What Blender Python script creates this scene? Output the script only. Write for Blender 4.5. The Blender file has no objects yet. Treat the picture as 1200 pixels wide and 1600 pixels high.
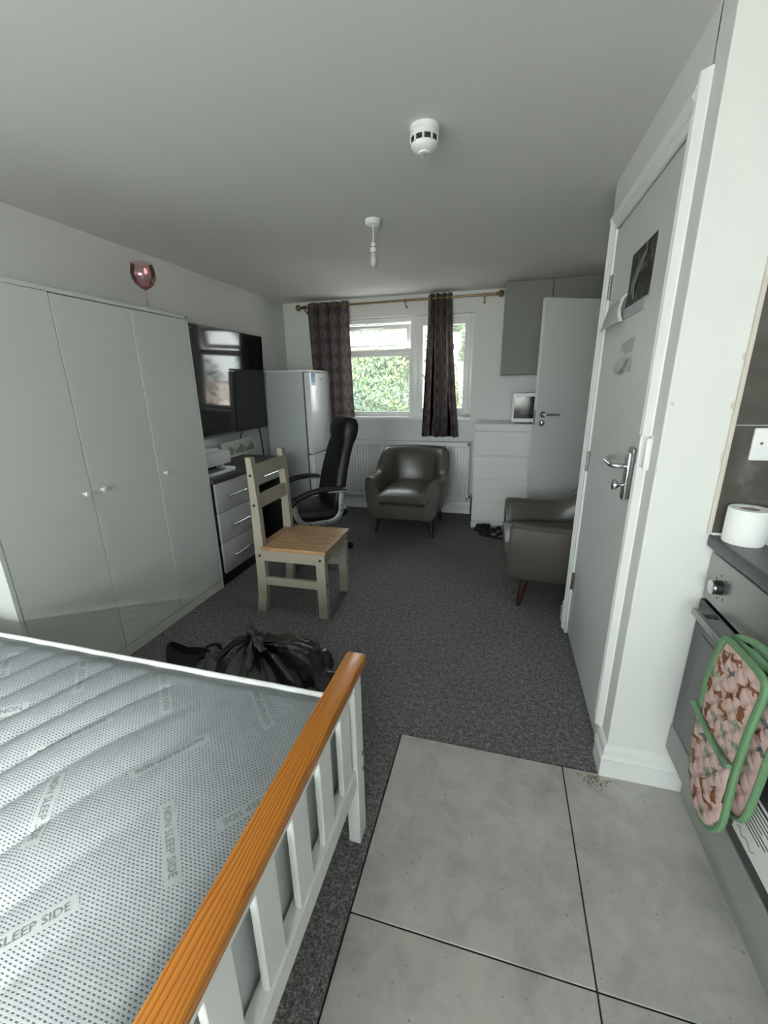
import bpy, bmesh, math, random
from mathutils import Vector, Matrix, noise
random.seed(7)
scene = bpy.context.scene
COL = scene.collection
PI = math.pi

# ------------------------------------------------------------------ camera
cam_d = bpy.data.cameras.new('camera')
cam = bpy.data.objects.new('camera', cam_d)
COL.objects.link(cam)
RT = (0.96497428, 0.26194285, -0.0145113)       # image right in room axes
FW = (-0.25474117, 0.92235223, -0.29047083)     # viewing direction
UP = (-0.0627022, 0.2839935, 0.95677381)
m = Matrix(((RT[0], UP[0], -FW[0], 0), (RT[1], UP[1], -FW[1], 0), (RT[2], UP[2], -FW[2], 1.364), (0, 0, 0, 1)))
cam.matrix_world = m
cam_d.sensor_fit = 'VERTICAL'
cam_d.sensor_height = 32.0
cam_d.lens = 32.0 * 652.387 / 1600.0
cam_d.clip_start = 0.02
scene.camera = cam

# ------------------------------------------------------------------ sky and light
world = bpy.data.worlds.new('overcast_sky')
scene.world = world
world.use_nodes = True
wn = world.node_tree.nodes
wn['Background'].inputs[0].default_value = (0.93, 1.0, 0.985, 1)
wn['Background'].inputs[1].default_value = 6.0


def window_portal(name, loc, rot, sx, sy):
    d = bpy.data.lights.new(name, 'AREA')
    d.shape = 'RECTANGLE'
    d.size = sx
    d.size_y = sy
    d.cycles.is_portal = True
    o = bpy.data.objects.new(name, d)
    COL.objects.link(o)
    o.location = loc
    o.rotation_euler = rot
    return o


sun_d = bpy.data.lights.new('hazy_sun', 'SUN')
sun_d.energy = 19.0
sun_d.angle = math.radians(9)
sun_d.color = (1.0, 0.95, 0.88)
sun_o = bpy.data.objects.new('hazy_sun', sun_d)
COL.objects.link(sun_o)
sun_o.rotation_euler = Vector((-1.2, 2.9, -1.45)).to_track_quat('-Z', 'Y').to_euler()

window_portal('daylight_portal', (-1.01, 4.66, 1.53), (-PI / 2, 0, 0), 1.42, 1.0)
window_portal('daylight_portal', (-0.79, -2.46, 1.39), (PI / 2, 0, 0), 2.82, 1.18)
scene.view_settings.view_transform = 'Standard'
scene.view_settings.look = 'None'
scene.view_settings.gamma = 1.0
scene.view_settings.use_curve_mapping = False
scene.view_settings.exposure = 1.08


# ------------------------------------------------------------------ shader helpers
class S:
    """a float socket with arithmetic"""
    def __init__(s, nt, sock):
        s.nt, s.k = nt, sock

    def op(s, o, b=None, c=None):
        n = s.nt.nodes.new('ShaderNodeMath')
        n.operation = o
        for i, v in enumerate((s, b, c)):
            if v is None:
                continue
            if isinstance(v, S):
                s.nt.links.new(v.k, n.inputs[i])
            else:
                n.inputs[i].default_value = v
        return S(s.nt, n.outputs[0])

    def __add__(s, b): return s.op('ADD', b)
    def __sub__(s, b): return s.op('SUBTRACT', b)
    def __mul__(s, b): return s.op('MULTIPLY', b)
    def __truediv__(s, b): return s.op('DIVIDE', b)
    def lt(s, b): return s.op('LESS_THAN', b)
    def gt(s, b): return s.op('GREATER_THAN', b)
    def mod(s, b): return s.op('FLOORED_MODULO', b)
    def abs(s): return s.op('ABSOLUTE')
    def sin(s): return s.op('SINE')
    def tri(s, p): return s.op('PINGPONG', p)
    def max(s, b): return s.op('MAXIMUM', b)
    def min(s, b): return s.op('MINIMUM', b)
    def smooth(s, a, b):
        n = s.nt.nodes.new('ShaderNodeMapRange')
        n.interpolation_type = 'SMOOTHSTEP'
        s.nt.links.new(s.k, n.inputs[0])
        n.inputs[1].default_value = a
        n.inputs[2].default_value = b
        return S(s.nt, n.outputs[0])


class Mat:
    def __init__(s, name, col=(0.8, 0.8, 0.8), rough=0.5, metal=0.0, spec=0.5, coat=0.0, coat_rough=0.1):
        s.m = bpy.data.materials.new(name)
        s.m.use_nodes = True
        s.nt = s.m.node_tree
        s.b = s.nt.nodes['Principled BSDF']
        s.b.inputs['Base Color'].default_value = (*col, 1)
        s.b.inputs['Roughness'].default_value = rough
        s.b.inputs['Metallic'].default_value = metal
        s.b.inputs['Specular IOR Level'].default_value = spec
        s.b.inputs['Coat Weight'].default_value = coat
        s.b.inputs['Coat Roughness'].default_value = coat_rough
        s._xyz = None

    def coord(s, kind='Object'):
        n = s.nt.nodes.new('ShaderNodeTexCoord')
        return n.outputs[kind]

    def xyz(s, kind='Object'):
        n = s.nt.nodes.new('ShaderNodeSeparateXYZ')
        s.nt.links.new(s.coord(kind), n.inputs[0])
        return [S(s.nt, n.outputs[i]) for i in range(3)]

    def vec(s, x, y, z=0.0):
        n = s.nt.nodes.new('ShaderNodeCombineXYZ')
        for i, v in enumerate((x, y, z)):
            if isinstance(v, S):
                s.nt.links.new(v.k, n.inputs[i])
            else:
                n.inputs[i].default_value = v
        return n.outputs[0]

    def noise(s, scale, detail=2.0, rough=0.5, vec=None, kind='Object', stretch=None, dist=0.0):
        n = s.nt.nodes.new('ShaderNodeTexNoise')
        n.inputs['Scale'].default_value = scale
        n.inputs['Detail'].default_value = detail
        n.inputs['Roughness'].default_value = rough
        n.inputs['Distortion'].default_value = dist
        v = vec if vec is not None else s.coord(kind)
        if stretch:
            mp = s.nt.nodes.new('ShaderNodeMapping')
            mp.inputs['Scale'].default_value = stretch
            s.nt.links.new(v, mp.inputs[0])
            v = mp.outputs[0]
        s.nt.links.new(v, n.inputs['Vector'])
        return S(s.nt, n.outputs['Fac'])

    def voro(s, scale, vec=None, out='Distance', feature='F1', rnd=1.0):
        n = s.nt.nodes.new('ShaderNodeTexVoronoi')
        n.feature = feature
        n.inputs['Scale'].default_value = scale
        n.inputs['Randomness'].default_value = rnd
        s.nt.links.new(vec if vec is not None else s.coord(), n.inputs['Vector'])
        return n.outputs[out]

    def ramp(s, f, stops):
        n = s.nt.nodes.new('ShaderNodeValToRGB')
        e = n.color_ramp.elements
        while len(e) < len(stops):
            e.new(0.5)
        for q, (p, c) in zip(e, stops):
            q.position = p
            q.color = (*c, 1)
        s.nt.links.new(f.k, n.inputs[0])
        return n.outputs[0]

    def mix(s, f, a, b):
        n = s.nt.nodes.new('ShaderNodeMix')
        n.data_type = 'RGBA'
        if isinstance(f, S):
            s.nt.links.new(f.k, n.inputs[0])
        else:
            n.inputs[0].default_value = f
        for i, v in ((6, a), (7, b)):
            if isinstance(v, tuple):
                n.inputs[i].default_value = (*v, 1)
            else:
                s.nt.links.new(v, n.inputs[i])
        return n.outputs[2]

    def color(s, k):
        s.nt.links.new(k, s.b.inputs['Base Color'])
        return s

    def roughness(s, f):
        s.nt.links.new(f.k, s.b.inputs['Roughness'])
        return s

    def bump(s, f, strength=0.3, dist=0.002):
        n = s.nt.nodes.new('ShaderNodeBump')
        n.inputs['Strength'].default_value = strength
        n.inputs['Distance'].default_value = dist
        s.nt.links.new(f.k, n.inputs['Height'])
        s.nt.links.new(n.outputs[0], s.b.inputs['Normal'])
        return s


M = {}


def plain(name, col, rough=0.5, metal=0.0, spec=0.5, coat=0.0, var=0.06, scale=6.0, bump=0.0, bscale=200.0):
    a = Mat(name, col, rough, metal, spec, coat)
    if var:
        f = a.noise(scale, 4.0)
        lo = tuple(c * (1 - var) for c in col)
        hi = tuple(min(1, c * (1 + var)) for c in col)
        a.color(a.mix(f, lo, hi))
    if bump:
        a.bump(a.noise(bscale, 3.0), bump, 0.001)
    M[name] = a.m
    return a


plain('wall_paint', (0.74, 0.755, 0.745), 0.75, var=0.03, scale=3, bump=0.12, bscale=120)
plain('ceiling_paint', (0.74, 0.75, 0.735), 0.9, var=0.02, scale=2, bump=0.1, bscale=120)
plain('white_gloss', (0.80, 0.815, 0.81), 0.35, var=0.03, bump=0.05, bscale=40)
plain('door_paint', (0.62, 0.635, 0.63), 0.45, var=0.03, scale=4)
plain('wardrobe_white', (0.66, 0.685, 0.67), 0.5, var=0.02, scale=3)
plain('chest_white', (0.72, 0.73, 0.715), 0.45, var=0.02)
plain('upvc', (0.86, 0.86, 0.86), 0.3, var=0.02)
plain('plastic_white', (0.80, 0.81, 0.82), 0.35, var=0.02)
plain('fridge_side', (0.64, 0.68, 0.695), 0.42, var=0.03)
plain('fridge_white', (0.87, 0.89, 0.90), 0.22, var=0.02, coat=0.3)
plain('seal_grey', (0.10, 0.105, 0.11), 0.6)
plain('radiator_white', (0.72, 0.735, 0.73), 0.35, var=0.02)
plain('brass', (0.26, 0.195, 0.105), 0.35, metal=0.9)
plain('steel', (0.62, 0.63, 0.63), 0.25, metal=1.0, var=0.05)
plain('dark_steel', (0.28, 0.28, 0.28), 0.4, metal=1.0, var=0.1, scale=30)
plain('silver_paint', (0.38, 0.40, 0.41), 0.4, metal=0.5)
plain('black_plastic', (0.012, 0.012, 0.013), 0.4, var=0.0)
plain('black_leather', (0.007, 0.007, 0.0075), 0.5, bump=0.2, bscale=250, var=0.15)
plain('black_fabric', (0.008, 0.008, 0.009), 0.9, bump=0.3, bscale=300, var=0.2)
plain('black_void', (0.01, 0.01, 0.01), 0.9, var=0.0)
plain('taupe_leather', (0.084, 0.077, 0.066), 0.31, bump=0.12, bscale=260, var=0.10, scale=9, spec=0.6)
plain('red_wood', (0.036, 0.010, 0.007), 0.4, var=0.3, scale=20)
plain('chair_paint', (0.365, 0.332, 0.275), 0.55, var=0.06, scale=12, bump=0.08, bscale=60)
plain('desk_grey', (0.062, 0.058, 0.058), 0.45, var=0.15, scale=8)
plain('desk_black', (0.014, 0.014, 0.015), 0.5, var=0.1)
plain('drawer_gloss', (0.46, 0.46, 0.455), 0.12, var=0.02, coat=0.5)
plain('cabinet_grey', (0.20, 0.205, 0.195), 0.55, var=0.03)
plain('kitchen_grey', (0.30, 0.31, 0.30), 0.5, var=0.03)
plain('bed_white', (0.80, 0.815, 0.81), 0.4, var=0.03, bump=0.05, bscale=50)
plain('piping_white', (0.85, 0.86, 0.86), 0.8, var=0.03, bump=0.2, bscale=400)
plain('paper', (0.78, 0.79, 0.79), 0.8, var=0.03)
plain('tissue', (0.86, 0.87, 0.87), 0.95, var=0.02, bump=0.3, bscale=300)
plain('cardboard', (0.40, 0.33, 0.26), 0.9)
plain('ink', (0.05, 0.055, 0.06), 0.7, var=0.0)
plain('print_grey', (0.135, 0.155, 0.17), 0.9, var=0.0)
plain('woven_grey', (0.295, 0.328, 0.348), 0.85, var=0.06, scale=60)
plain('band_grey', (0.43, 0.465, 0.475), 0.85, var=0.03, scale=40)
plain('sticker_blue', (0.05, 0.32, 0.62), 0.4, var=0.1)
plain('mint_binding', (0.14, 0.27, 0.145), 0.85, bump=0.4, bscale=500, var=0.12, scale=40)
plain('leopard_brown', (0.20, 0.075, 0.035), 0.95, var=0.5, scale=160)
plain('palm_green', (0.20, 0.25, 0.17), 0.95, var=0.25, scale=80)
plain('palm_slate', (0.12, 0.15, 0.15), 0.95, var=0.25, scale=80)
plain('film_white', (0.66, 0.69, 0.70), 0.25, var=0.12, scale=14, bump=0.4, bscale=18)
plain('grout_dark', (0.03, 0.028, 0.028), 0.9)
plain('sealant', (0.62, 0.58, 0.52), 0.6, var=0.08)
plain('bark', (0.10, 0.07, 0.045), 0.9, var=0.3, scale=10)
plain('terrace_paving', (0.74, 0.61, 0.57), 0.95, var=0.1, scale=3)
plain('garden_paving', (0.58, 0.55, 0.52), 0.95, var=0.12, scale=3)
plain('oven_glass', (0.012, 0.013, 0.014), 0.08, var=0.0, coat=0.4)
plain('oven_window', (0.035, 0.038, 0.042), 0.10, var=0.0, coat=0.4)
plain('screen_glass', (0.004, 0.004, 0.005), 0.06, var=0.0, spec=0.42)
plain('bulb_glass', (0.55, 0.55, 0.53), 0.25, var=0.0)
plain('rag_cloth', (0.55, 0.52, 0.46), 0.9, var=0.2, scale=30)
plain('insole', (0.30, 0.285, 0.25), 0.9)
plain('mud', (0.22, 0.15, 0.11), 0.9, var=0.3, scale=60)

# carpet: dark grey flecked pile
a = Mat('carpet_pile', rough=0.97, spec=0.1)
f = a.noise(120, 3, 0.75)
g = a.noise(320, 1, 0.5)
big = a.noise(2.2, 3)
f2 = a.noise(48, 2, 0.6)
c = a.ramp(f * 0.5 + g * 0.3 + f2 * 0.2, [(0.38, (0.042, 0.042, 0.043)), (0.5, (0.165, 0.164, 0.165)), (0.62, (0.46, 0.457, 0.45))])
a.color(a.mix(big * 0.4, c, (0.105, 0.105, 0.106)))
a.bump(f, 0.9, 0.006)
M['carpet_pile'] = a.m

# pale concrete-look floor tile
a = Mat('stone_tile', rough=0.42, spec=0.4)
f = a.noise(2.6, 9, 0.62, dist=0.4) * 0.55 + a.noise(11, 6, 0.65, dist=0.6) * 0.45
fine = a.noise(60, 3, 0.6)
spk = a.noise(22, 2, 0.5)
c = a.ramp(f, [(0.36, (0.33, 0.328, 0.312)), (0.5, (0.455, 0.448, 0.425)), (0.63, (0.56, 0.548, 0.515))])
c = a.mix(fine.smooth(0.3, 0.75) * 0.25, c, (0.50, 0.49, 0.47))
c = a.mix(spk.gt(0.735) * 0.5, c, (0.12, 0.115, 0.105))
sp2 = a.noise(75, 2, 0.5)
c = a.mix(sp2.gt(0.715) * 0.55, c, (0.10, 0.095, 0.09))
a.color(c)
a.bump(fine, 0.12, 0.001)
a.roughness(f * 0.25 + 0.3)
M['stone_tile'] = a.m

# dark splashback tile
a = Mat('dark_tile', rough=0.35, spec=0.5)
f = a.noise(7, 8, 0.62, dist=0.8)
a.color(a.ramp(f, [(0.35, (0.056, 0.050, 0.044)), (0.55, (0.085, 0.077, 0.068)), (0.72, (0.16, 0.15, 0.14))]))
M['dark_tile'] = a.m

# worktop: black laminate with fleck
a = Mat('worktop_black', rough=0.3, spec=0.5)
f = a.noise(40, 5, 0.7)
a.color(a.ramp(f, [(0.4, (0.010, 0.011, 0.011)), (0.62, (0.032, 0.034, 0.033)), (0.78, (0.12, 0.12, 0.12))]))
M['worktop_black'] = a.m

# brushed stainless, smudged
a = Mat('stainless', (0.42, 0.425, 0.42), 0.35, metal=0.85)
f = a.noise(9, 5, 0.6)
a.color(a.mix(f, (0.28, 0.28, 0.275), (0.48, 0.48, 0.47)))
a.roughness(f * 0.3 + 0.25)
M['stainless'] = a.m


def wood(name, axis, dark, mid, light, ring=38.0, rough=0.35, coat=0.2):
    a = Mat(name, rough=rough, coat=coat)
    p = a.xyz()
    al = p[axis]
    ot = [p[i] for i in range(3) if i != axis]
    st = [1, 1, 1]
    st[axis] = 0.13
    w = a.noise(9.0, 3, 0.5, stretch=tuple(st))
    st2 = [1, 1, 1]
    st2[axis] = 0.03
    fib = a.noise(160, 3, 0.6, stretch=tuple(st2))
    u = (ot[0] + ot[1] * 0.6) * ring * 2.3 + w * 11.0 + al * 1.0
    r = u.mod(1.0)
    r = (r - r.smooth(0.88, 1.0) * r)
    c = a.ramp(r * 0.85 + fib * 0.15, [(0.05, light), (0.5, mid), (0.86, dark)])
    c = a.mix(fib.smooth(0.45, 0.8) * 0.25, c, dark)
    a.color(c)
    a.bump(fib, 0.06, 0.0006)
    M[name] = a.m


wood('pine_orange', 1, (0.30, 0.085, 0.010), (0.62, 0.215, 0.020), (0.70, 0.27, 0.032), 62)
wood('pine_waxed', 1, (0.31, 0.165, 0.075), (0.43, 0.25, 0.115), (0.49, 0.30, 0.145), 6, 0.4, 0.1)

# non-slip mattress underside: pale knit with rows of dark dashes
a = Mat('mattress_knit', rough=0.72, spec=0.35)
x, y, z = a.xyz()
wob = a.noise(5.0, 2, 0.5)
px = (x + wob * 0.012) / 0.0092
py = (y + wob * 0.012) / 0.0056
row = py.op('FLOOR')
off = row.mod(2.0) * 0.5
cx = ((px + off).mod(1.0) - 0.5).abs()
cy = (py.mod(1.0) - 0.5).abs()
hole = cx.op('MULTIPLY', -1.0).smooth(-0.33, -0.20) * cy.op('MULTIPLY', -1.0).smooth(-0.26, -0.12)
vary = a.noise(30, 2, 0.5)
c = a.mix(vary, (0.255, 0.288, 0.312), (0.325, 0.36, 0.385))
a.color(a.mix(hole * 0.75, c, (0.05, 0.057, 0.066)))
a.bump(hole * -1.0 + vary * 0.2, 0.6, 0.0016)
M['mattress_knit'] = a.m

# curtain cloth: mauve-taupe with a trellis of paler lines (uv in metres)
a = Mat('curtain_cloth', rough=0.8, spec=0.25)
u, v, w = a.xyz('UV')
P, V, A = 0.27, 0.29, 0.0675
tr = (v.mod(V) / V - 0.5).abs() * 2.0
T = ((tr - 0.5) * 2.6).max(-1.0).min(1.0) * A
d1 = ((u + T).mod(P / 1.0) - P / 2).abs()
d2 = ((u - T).mod(P / 1.0) - P / 2).abs()
dd = d1.min(d2)
ln = dd.op('MULTIPLY', -1.0).smooth(-0.016, -0.0115)
inner = (dd - 0.033).abs().op('MULTIPLY', -1.0).smooth(-0.0075, -0.004)
thr = a.noise(700, 2, 0.5)
base = a.mix(thr, (0.125, 0.104, 0.104), (0.19, 0.16, 0.16))
pale = a.mix(thr, (0.32, 0.285, 0.285), (0.44, 0.405, 0.405))
a.color(a.mix((ln.max(inner)) * 0.6, base, pale))
a.bump(thr, 0.2, 0.001)
M['curtain_cloth'] = a.m

# oven mitt cloth
a = Mat('pink_cloth', rough=0.92, spec=0.15)
th = a.noise(500, 2, 0.5)
a.color(a.mix(th, (0.50, 0.35, 0.32), (0.61, 0.45, 0.415)))
a.bump(th, 0.3, 0.0006)
M['pink_cloth'] = a.m

# bin bag film
a = Mat('bag_film', (0.006, 0.006, 0.0065), 0.17, spec=0.7)
a.bump(a.noise(24, 5, 0.6), 0.5, 0.012)
M['bag_film'] = a.m

# panorama canvas of grey trees
a = Mat('tree_print', rough=0.8)
x, y, z = a.xyz()
n1 = a.noise(34, 5, 0.6)
bl = (y * 36.0).sin() * 0.018
tree = (z - 0.085 - bl + n1 * 0.03).op('MULTIPLY', -1.0).smooth(-0.02, 0.012) * (z - 0.022).smooth(-0.004, 0.004)
a.color(a.mix(tree * 0.8, (0.58, 0.59, 0.56), (0.19, 0.20, 0.17)))
M['tree_print'] = a.m

# leaves
a = Mat('leaf_green', rough=0.55, spec=0.3)
f = a.noise(1.0, 4, 0.65)
g = a.noise(9, 2, 0.5)
a.color(a.ramp(f * 0.75 + g * 0.25, [(0.34, (0.010, 0.028, 0.022)), (0.5, (0.036, 0.072, 0.024)), (0.64, (0.115, 0.13, 0.026))]))
M['leaf_green'] = a.m


def glassy(name, tint, gloss_rough, fac_scale, base=0.04):
    mt = bpy.data.materials.new(name)
    mt.use_nodes = True
    nt = mt.node_tree
    nt.nodes.remove(nt.nodes['Principled BSDF'])
    out = nt.nodes['Material Output']
    tr_ = nt.nodes.new('ShaderNodeBsdfTransparent')
    tr_.inputs[0].default_value = (*tint, 1)
    gl = nt.nodes.new('ShaderNodeBsdfGlossy')
    gl.inputs['Roughness'].default_value = gloss_rough
    lw = nt.nodes.new('ShaderNodeFresnel')
    lw.inputs[0].default_value = 1.5
    mm = nt.nodes.new('ShaderNodeMath')
    mm.operation = 'MULTIPLY_ADD'
    nt.links.new(lw.outputs[0], mm.inputs[0])
    mm.inputs[1].default_value = fac_scale
    mm.inputs[2].default_value = base
    mx = nt.nodes.new('ShaderNodeMixShader')
    nt.links.new(mm.outputs[0], mx.inputs[0])
    nt.links.new(tr_.outputs[0], mx.inputs[1])
    nt.links.new(gl.outputs[0], mx.inputs[2])
    nt.links.new(mx.outputs[0], out.inputs[0])
    M[name] = mt
    return gl


glassy('window_glass', (0.97, 0.985, 0.98), 0.0, 0.8, 0.0)
nt = M['window_glass'].node_tree
o_ = nt.nodes['Material Output']
src = o_.inputs[0].links[0].from_socket
t1_, m1_ = nt.nodes.new('ShaderNodeBsdfTranslucent'), nt.nodes.new('ShaderNodeMixShader')
t1_.inputs[0].default_value = (0.9, 0.95, 0.95, 1)
m1_.inputs[0].default_value = 0.03
nt.links.new(src, m1_.inputs[1])
nt.links.new(t1_.outputs[0], m1_.inputs[2])
nt.links.new(m1_.outputs[0], o_.inputs[0])
g_ = glassy('rose_glass', (0.88, 0.70, 0.72), 0.05, 0.9, 0.2)
g_.inputs[0].default_value = (0.74, 0.50, 0.53, 1)
mt = bpy.data.materials.new('frosted_glass')
mt.use_nodes = True
nt = mt.node_tree
nt.nodes.remove(nt.nodes['Principled BSDF'])
q1, q2, q3 = nt.nodes.new('ShaderNodeBsdfTransparent'), nt.nodes.new('ShaderNodeBsdfTranslucent'), nt.nodes.new('ShaderNodeMixShader')
q2.inputs[0].default_value = (0.55, 0.62, 0.64, 1)
q3.inputs[0].default_value = 0.12
nt.links.new(q1.outputs[0], q3.inputs[1])
nt.links.new(q2.outputs[0], q3.inputs[2])
nt.links.new(q3.outputs[0], nt.nodes['Material Output'].inputs[0])
M['frosted_glass'] = mt
g_ = glassy('clear_film', (0.88, 0.9, 0.9), 0.12, 0.9, 0.10)


# ------------------------------------------------------------------ mesh helpers
def new_bm():
    return bmesh.new()


def merge(bm, t):
    me = bpy.data.meshes.new('tmp')
    t.to_mesh(me)
    t.free()
    bm.from_mesh(me)
    bpy.data.meshes.remove(me)


def box(bm, x0, x1, y0, y1, z0, z1, bev=0.0, seg=2, mat=None):
    t = bmesh.new()
    bmesh.ops.create_cube(t, size=1.0)
    for v in t.verts:
        v.co = Vector((x0 + (v.co.x + 0.5) * (x1 - x0), y0 + (v.co.y + 0.5) * (y1 - y0), z0 + (v.co.z + 0.5) * (z1 - z0)))
    if bev:
        bmesh.ops.bevel(t, geom=t.edges[:] + t.verts[:], offset=bev, segments=seg, affect='EDGES', profile=0.5)
    if mat is not None:
        t.transform(mat)
    merge(bm, t)
    return bm


def ring_pts(c, t, nrm, r, n, ry=None):
    b = t.cross(nrm).normalized()
    ry = r if ry is None else ry
    return [c + nrm * (r * math.cos(2 * PI * i / n)) + b * (ry * math.sin(2 * PI * i / n)) for i in range(n)]


def loft(bm, rings, cap0=True, cap1=True, closed=True):
    vs = [[bm.verts.new(p) for p in r] for r in rings]
    n = len(rings[0])
    for a_, b_ in zip(vs, vs[1:]):
        for i in range(n if closed else n - 1):
            j = (i + 1) % n
            bm.faces.new((a_[i], a_[j], b_[j], b_[i]))
    if closed and cap0:
        bm.faces.new(list(reversed(vs[0])))
    if closed and cap1:
        bm.faces.new(vs[-1])
    return bm


def tube(bm, pts, r, n=10, ry=None, cyclic=False, up=None):
    pts = [Vector(p) for p in pts]
    k = len(pts)
    rs = r if isinstance(r, (list, tuple)) else [r] * k
    nrm = None
    rings = []
    for i in range(k):
        if cyclic:
            t = (pts[(i + 1) % k] - pts[i - 1]).normalized()
        else:
            t = (pts[min(i + 1, k - 1)] - pts[max(i - 1, 0)]).normalized()
        if nrm is None:
            u0 = Vector(up) if up else (Vector((0, 0, 1)) if abs(t.z) < 0.9 else Vector((1, 0, 0)))
            nrm = (u0 - t * u0.dot(t)).normalized()
        else:
            nrm = (nrm - t * nrm.dot(t)).normalized()
        rings.append(ring_pts(pts[i], t, nrm, rs[i], n, ry))
    if cyclic:
        rings.append(rings[0])
        loft(bm, rings, False, False)
        bmesh.ops.remove_doubles(bm, verts=bm.verts[:], dist=1e-6)
    else:
        loft(bm, rings)
    return bm


def lathe(bm, prof, n=24, mat=None, cap=True):
    rings = [[Vector((max(r, 1e-4) * math.cos(2 * PI * i / n), max(r, 1e-4) * math.sin(2 * PI * i / n), z)) for i in range(n)] for r, z in prof]
    t = bmesh.new()
    loft(t, rings, cap, cap)
    if mat is not None:
        t.transform(mat)
    merge(bm, t)
    return bm


def bez(p0, p1, p2, p3, n=10):
    p0, p1, p2, p3 = map(Vector, (p0, p1, p2, p3))
    return [p0 * (1 - t) ** 3 + p1 * 3 * t * (1 - t) ** 2 + p2 * 3 * t * t * (1 - t) + p3 * t ** 3 for t in [i / n for i in range(n + 1)]]


def catmull(pts, n=6, cyclic=False):
    pts = [Vector(p) for p in pts]
    k = len(pts)
    out = []
    for i in range(k if cyclic else k - 1):
        if cyclic:
            a_, b_, c_, d_ = pts[i - 1], pts[i], pts[(i + 1) % k], pts[(i + 2) % k]
        else:
            a_, b_, c_, d_ = pts[max(i - 1, 0)], pts[i], pts[i + 1], pts[min(i + 2, k - 1)]
        for s in range(n):
            t = s / n
            out.append(0.5 * (2 * b_ + (c_ - a_) * t + (2 * a_ - 5 * b_ + 4 * c_ - d_) * t * t + (3 * b_ - a_ - 3 * c_ + d_) * t ** 3))
    if not cyclic:
        out.append(pts[-1])
    return out


def prism(bm, poly, fn, d0, d1):
    """polygon of 2-D points swept from depth d0 to d1; fn(a, b, d) -> point"""
    a_ = [bm.verts.new(fn(p[0], p[1], d0)) for p in poly]
    b_ = [bm.verts.new(fn(p[0], p[1], d1)) for p in poly]
    n = len(poly)
    bm.faces.new(a_)
    bm.faces.new(list(reversed(b_)))
    for i in range(n):
        j = (i + 1) % n
        bm.faces.new((a_[j], a_[i], b_[i], b_[j]))
    return bm


ORIG = {}


def obj(name, bm, mat, parent=None, smooth=False, angle=40, uv=None):
    """link a bmesh as ONE object; verts are shifted when the parent thing was given world coordinates"""
    bmesh.ops.recalc_face_normals(bm, faces=bm.faces[:])
    off = None
    p = parent
    while p is not None:
        if p.name in ORIG:
            off = ORIG[p.name]
            break
        p = p.parent
    if off is not None:
        bmesh.ops.translate(bm, verts=bm.verts[:], vec=-off)
    me = bpy.data.meshes.new(name)
    bm.to_mesh(me)
    bm.free()
    if smooth:
        me.polygons.foreach_set('use_smooth', [True] * len(me.polygons))
        me.set_sharp_from_angle(angle=math.radians(angle))
    o = bpy.data.objects.new(name, me)
    if mat:
        me.materials.append(M[mat])
    COL.objects.link(o)
    if parent is not None:
        o.parent = parent
    return o


def tag(o, label, cat, group=None):
    o['label'] = label
    o['category'] = cat
    if group:
        o['group'] = group
    return o


def thing(name, label, cat, loc=(0, 0, 0), rotz=0.0, group=None, world=False):
    o = bpy.data.objects.new(name, None)
    COL.objects.link(o)
    o.empty_display_size = 0.05
    o.location = loc
    o.rotation_euler = (0, 0, rotz)
    tag(o, label, cat, group)
    if world:
        ORIG[o.name] = Vector(loc)
    return o


def struct(name, bm, mat, parent=None, smooth=False):
    o = obj(name, bm, mat, parent, smooth)
    if parent is None:
        o['kind'] = 'structure'
    return o


def struct_root(name, loc=(0, 0, 0)):
    o = bpy.data.objects.new(name, None)
    COL.objects.link(o)
    o.location = loc
    o['kind'] = 'structure'
    ORIG[o.name] = Vector(loc)
    return o


def dup(root, loc, rotz, label, group=None):
    r = root.copy()
    COL.objects.link(r)
    r.location = loc
    r.rotation_euler = (0, 0, rotz)
    r['label'] = label
    if group:
        r['group'] = group
    for ch in list(root.children):
        c_ = ch.copy()
        COL.objects.link(c_)
        c_.parent = r
        for gch in ch.children:
            d_ = gch.copy()
            COL.objects.link(d_)
            d_.parent = c_
    return r


def share(name, src, parent, loc, rot=(0, 0, 0), scale=(1, 1, 1)):
    o = bpy.data.objects.new(name, src.data)
    COL.objects.link(o)
    o.parent = parent
    o.location = loc
    o.rotation_euler = rot
    o.scale = scale
    return o


# ------------------------------------------------------------------ room
XL, XR, YF, H = -2.33, 0.44, 4.48, 2.215
PY, YE, XA, YR, XK = 1.345, 2.42, 1.02, -2.40, 1.26

fl = struct('floor', box(new_bm(), XL - 0.1, XK + 0.1, YR - 0.1, YF + 0.2, -0.12, -0.02), 'grout_dark')
bm = new_bm()
poly = [(XL, YR), (-0.312, YR), (-0.312, 1.339), (XA, 1.339), (XA, YF), (XL, YF)]
prism(bm, poly, lambda a_, b_, d: (a_, b_, d), -0.02, 0.0)
obj('carpet', bm, 'carpet_pile', fl)
tx = [-0.309, 0.303, 0.916, 1.26]
ty = [1.337, 0.7125, 0.0875, -0.5375, -1.1625, -1.7875, -2.40]
for i in range(3):
    for j in range(6):
        bm = new_bm()
        box(bm, tx[i] + 0.0022, tx[i + 1] - 0.0022, ty[j + 1] + 0.0022, ty[j] - 0.0022, -0.02, 0.0, 0.0012, 1)
        o = obj('floor_tile', bm, 'stone_tile', fl)
bm = new_bm()
box(bm, tx[0], tx[-1], ty[-1], ty[0], -0.02, -0.0035)
obj('grout', bm, 'grout_dark', fl)

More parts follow.
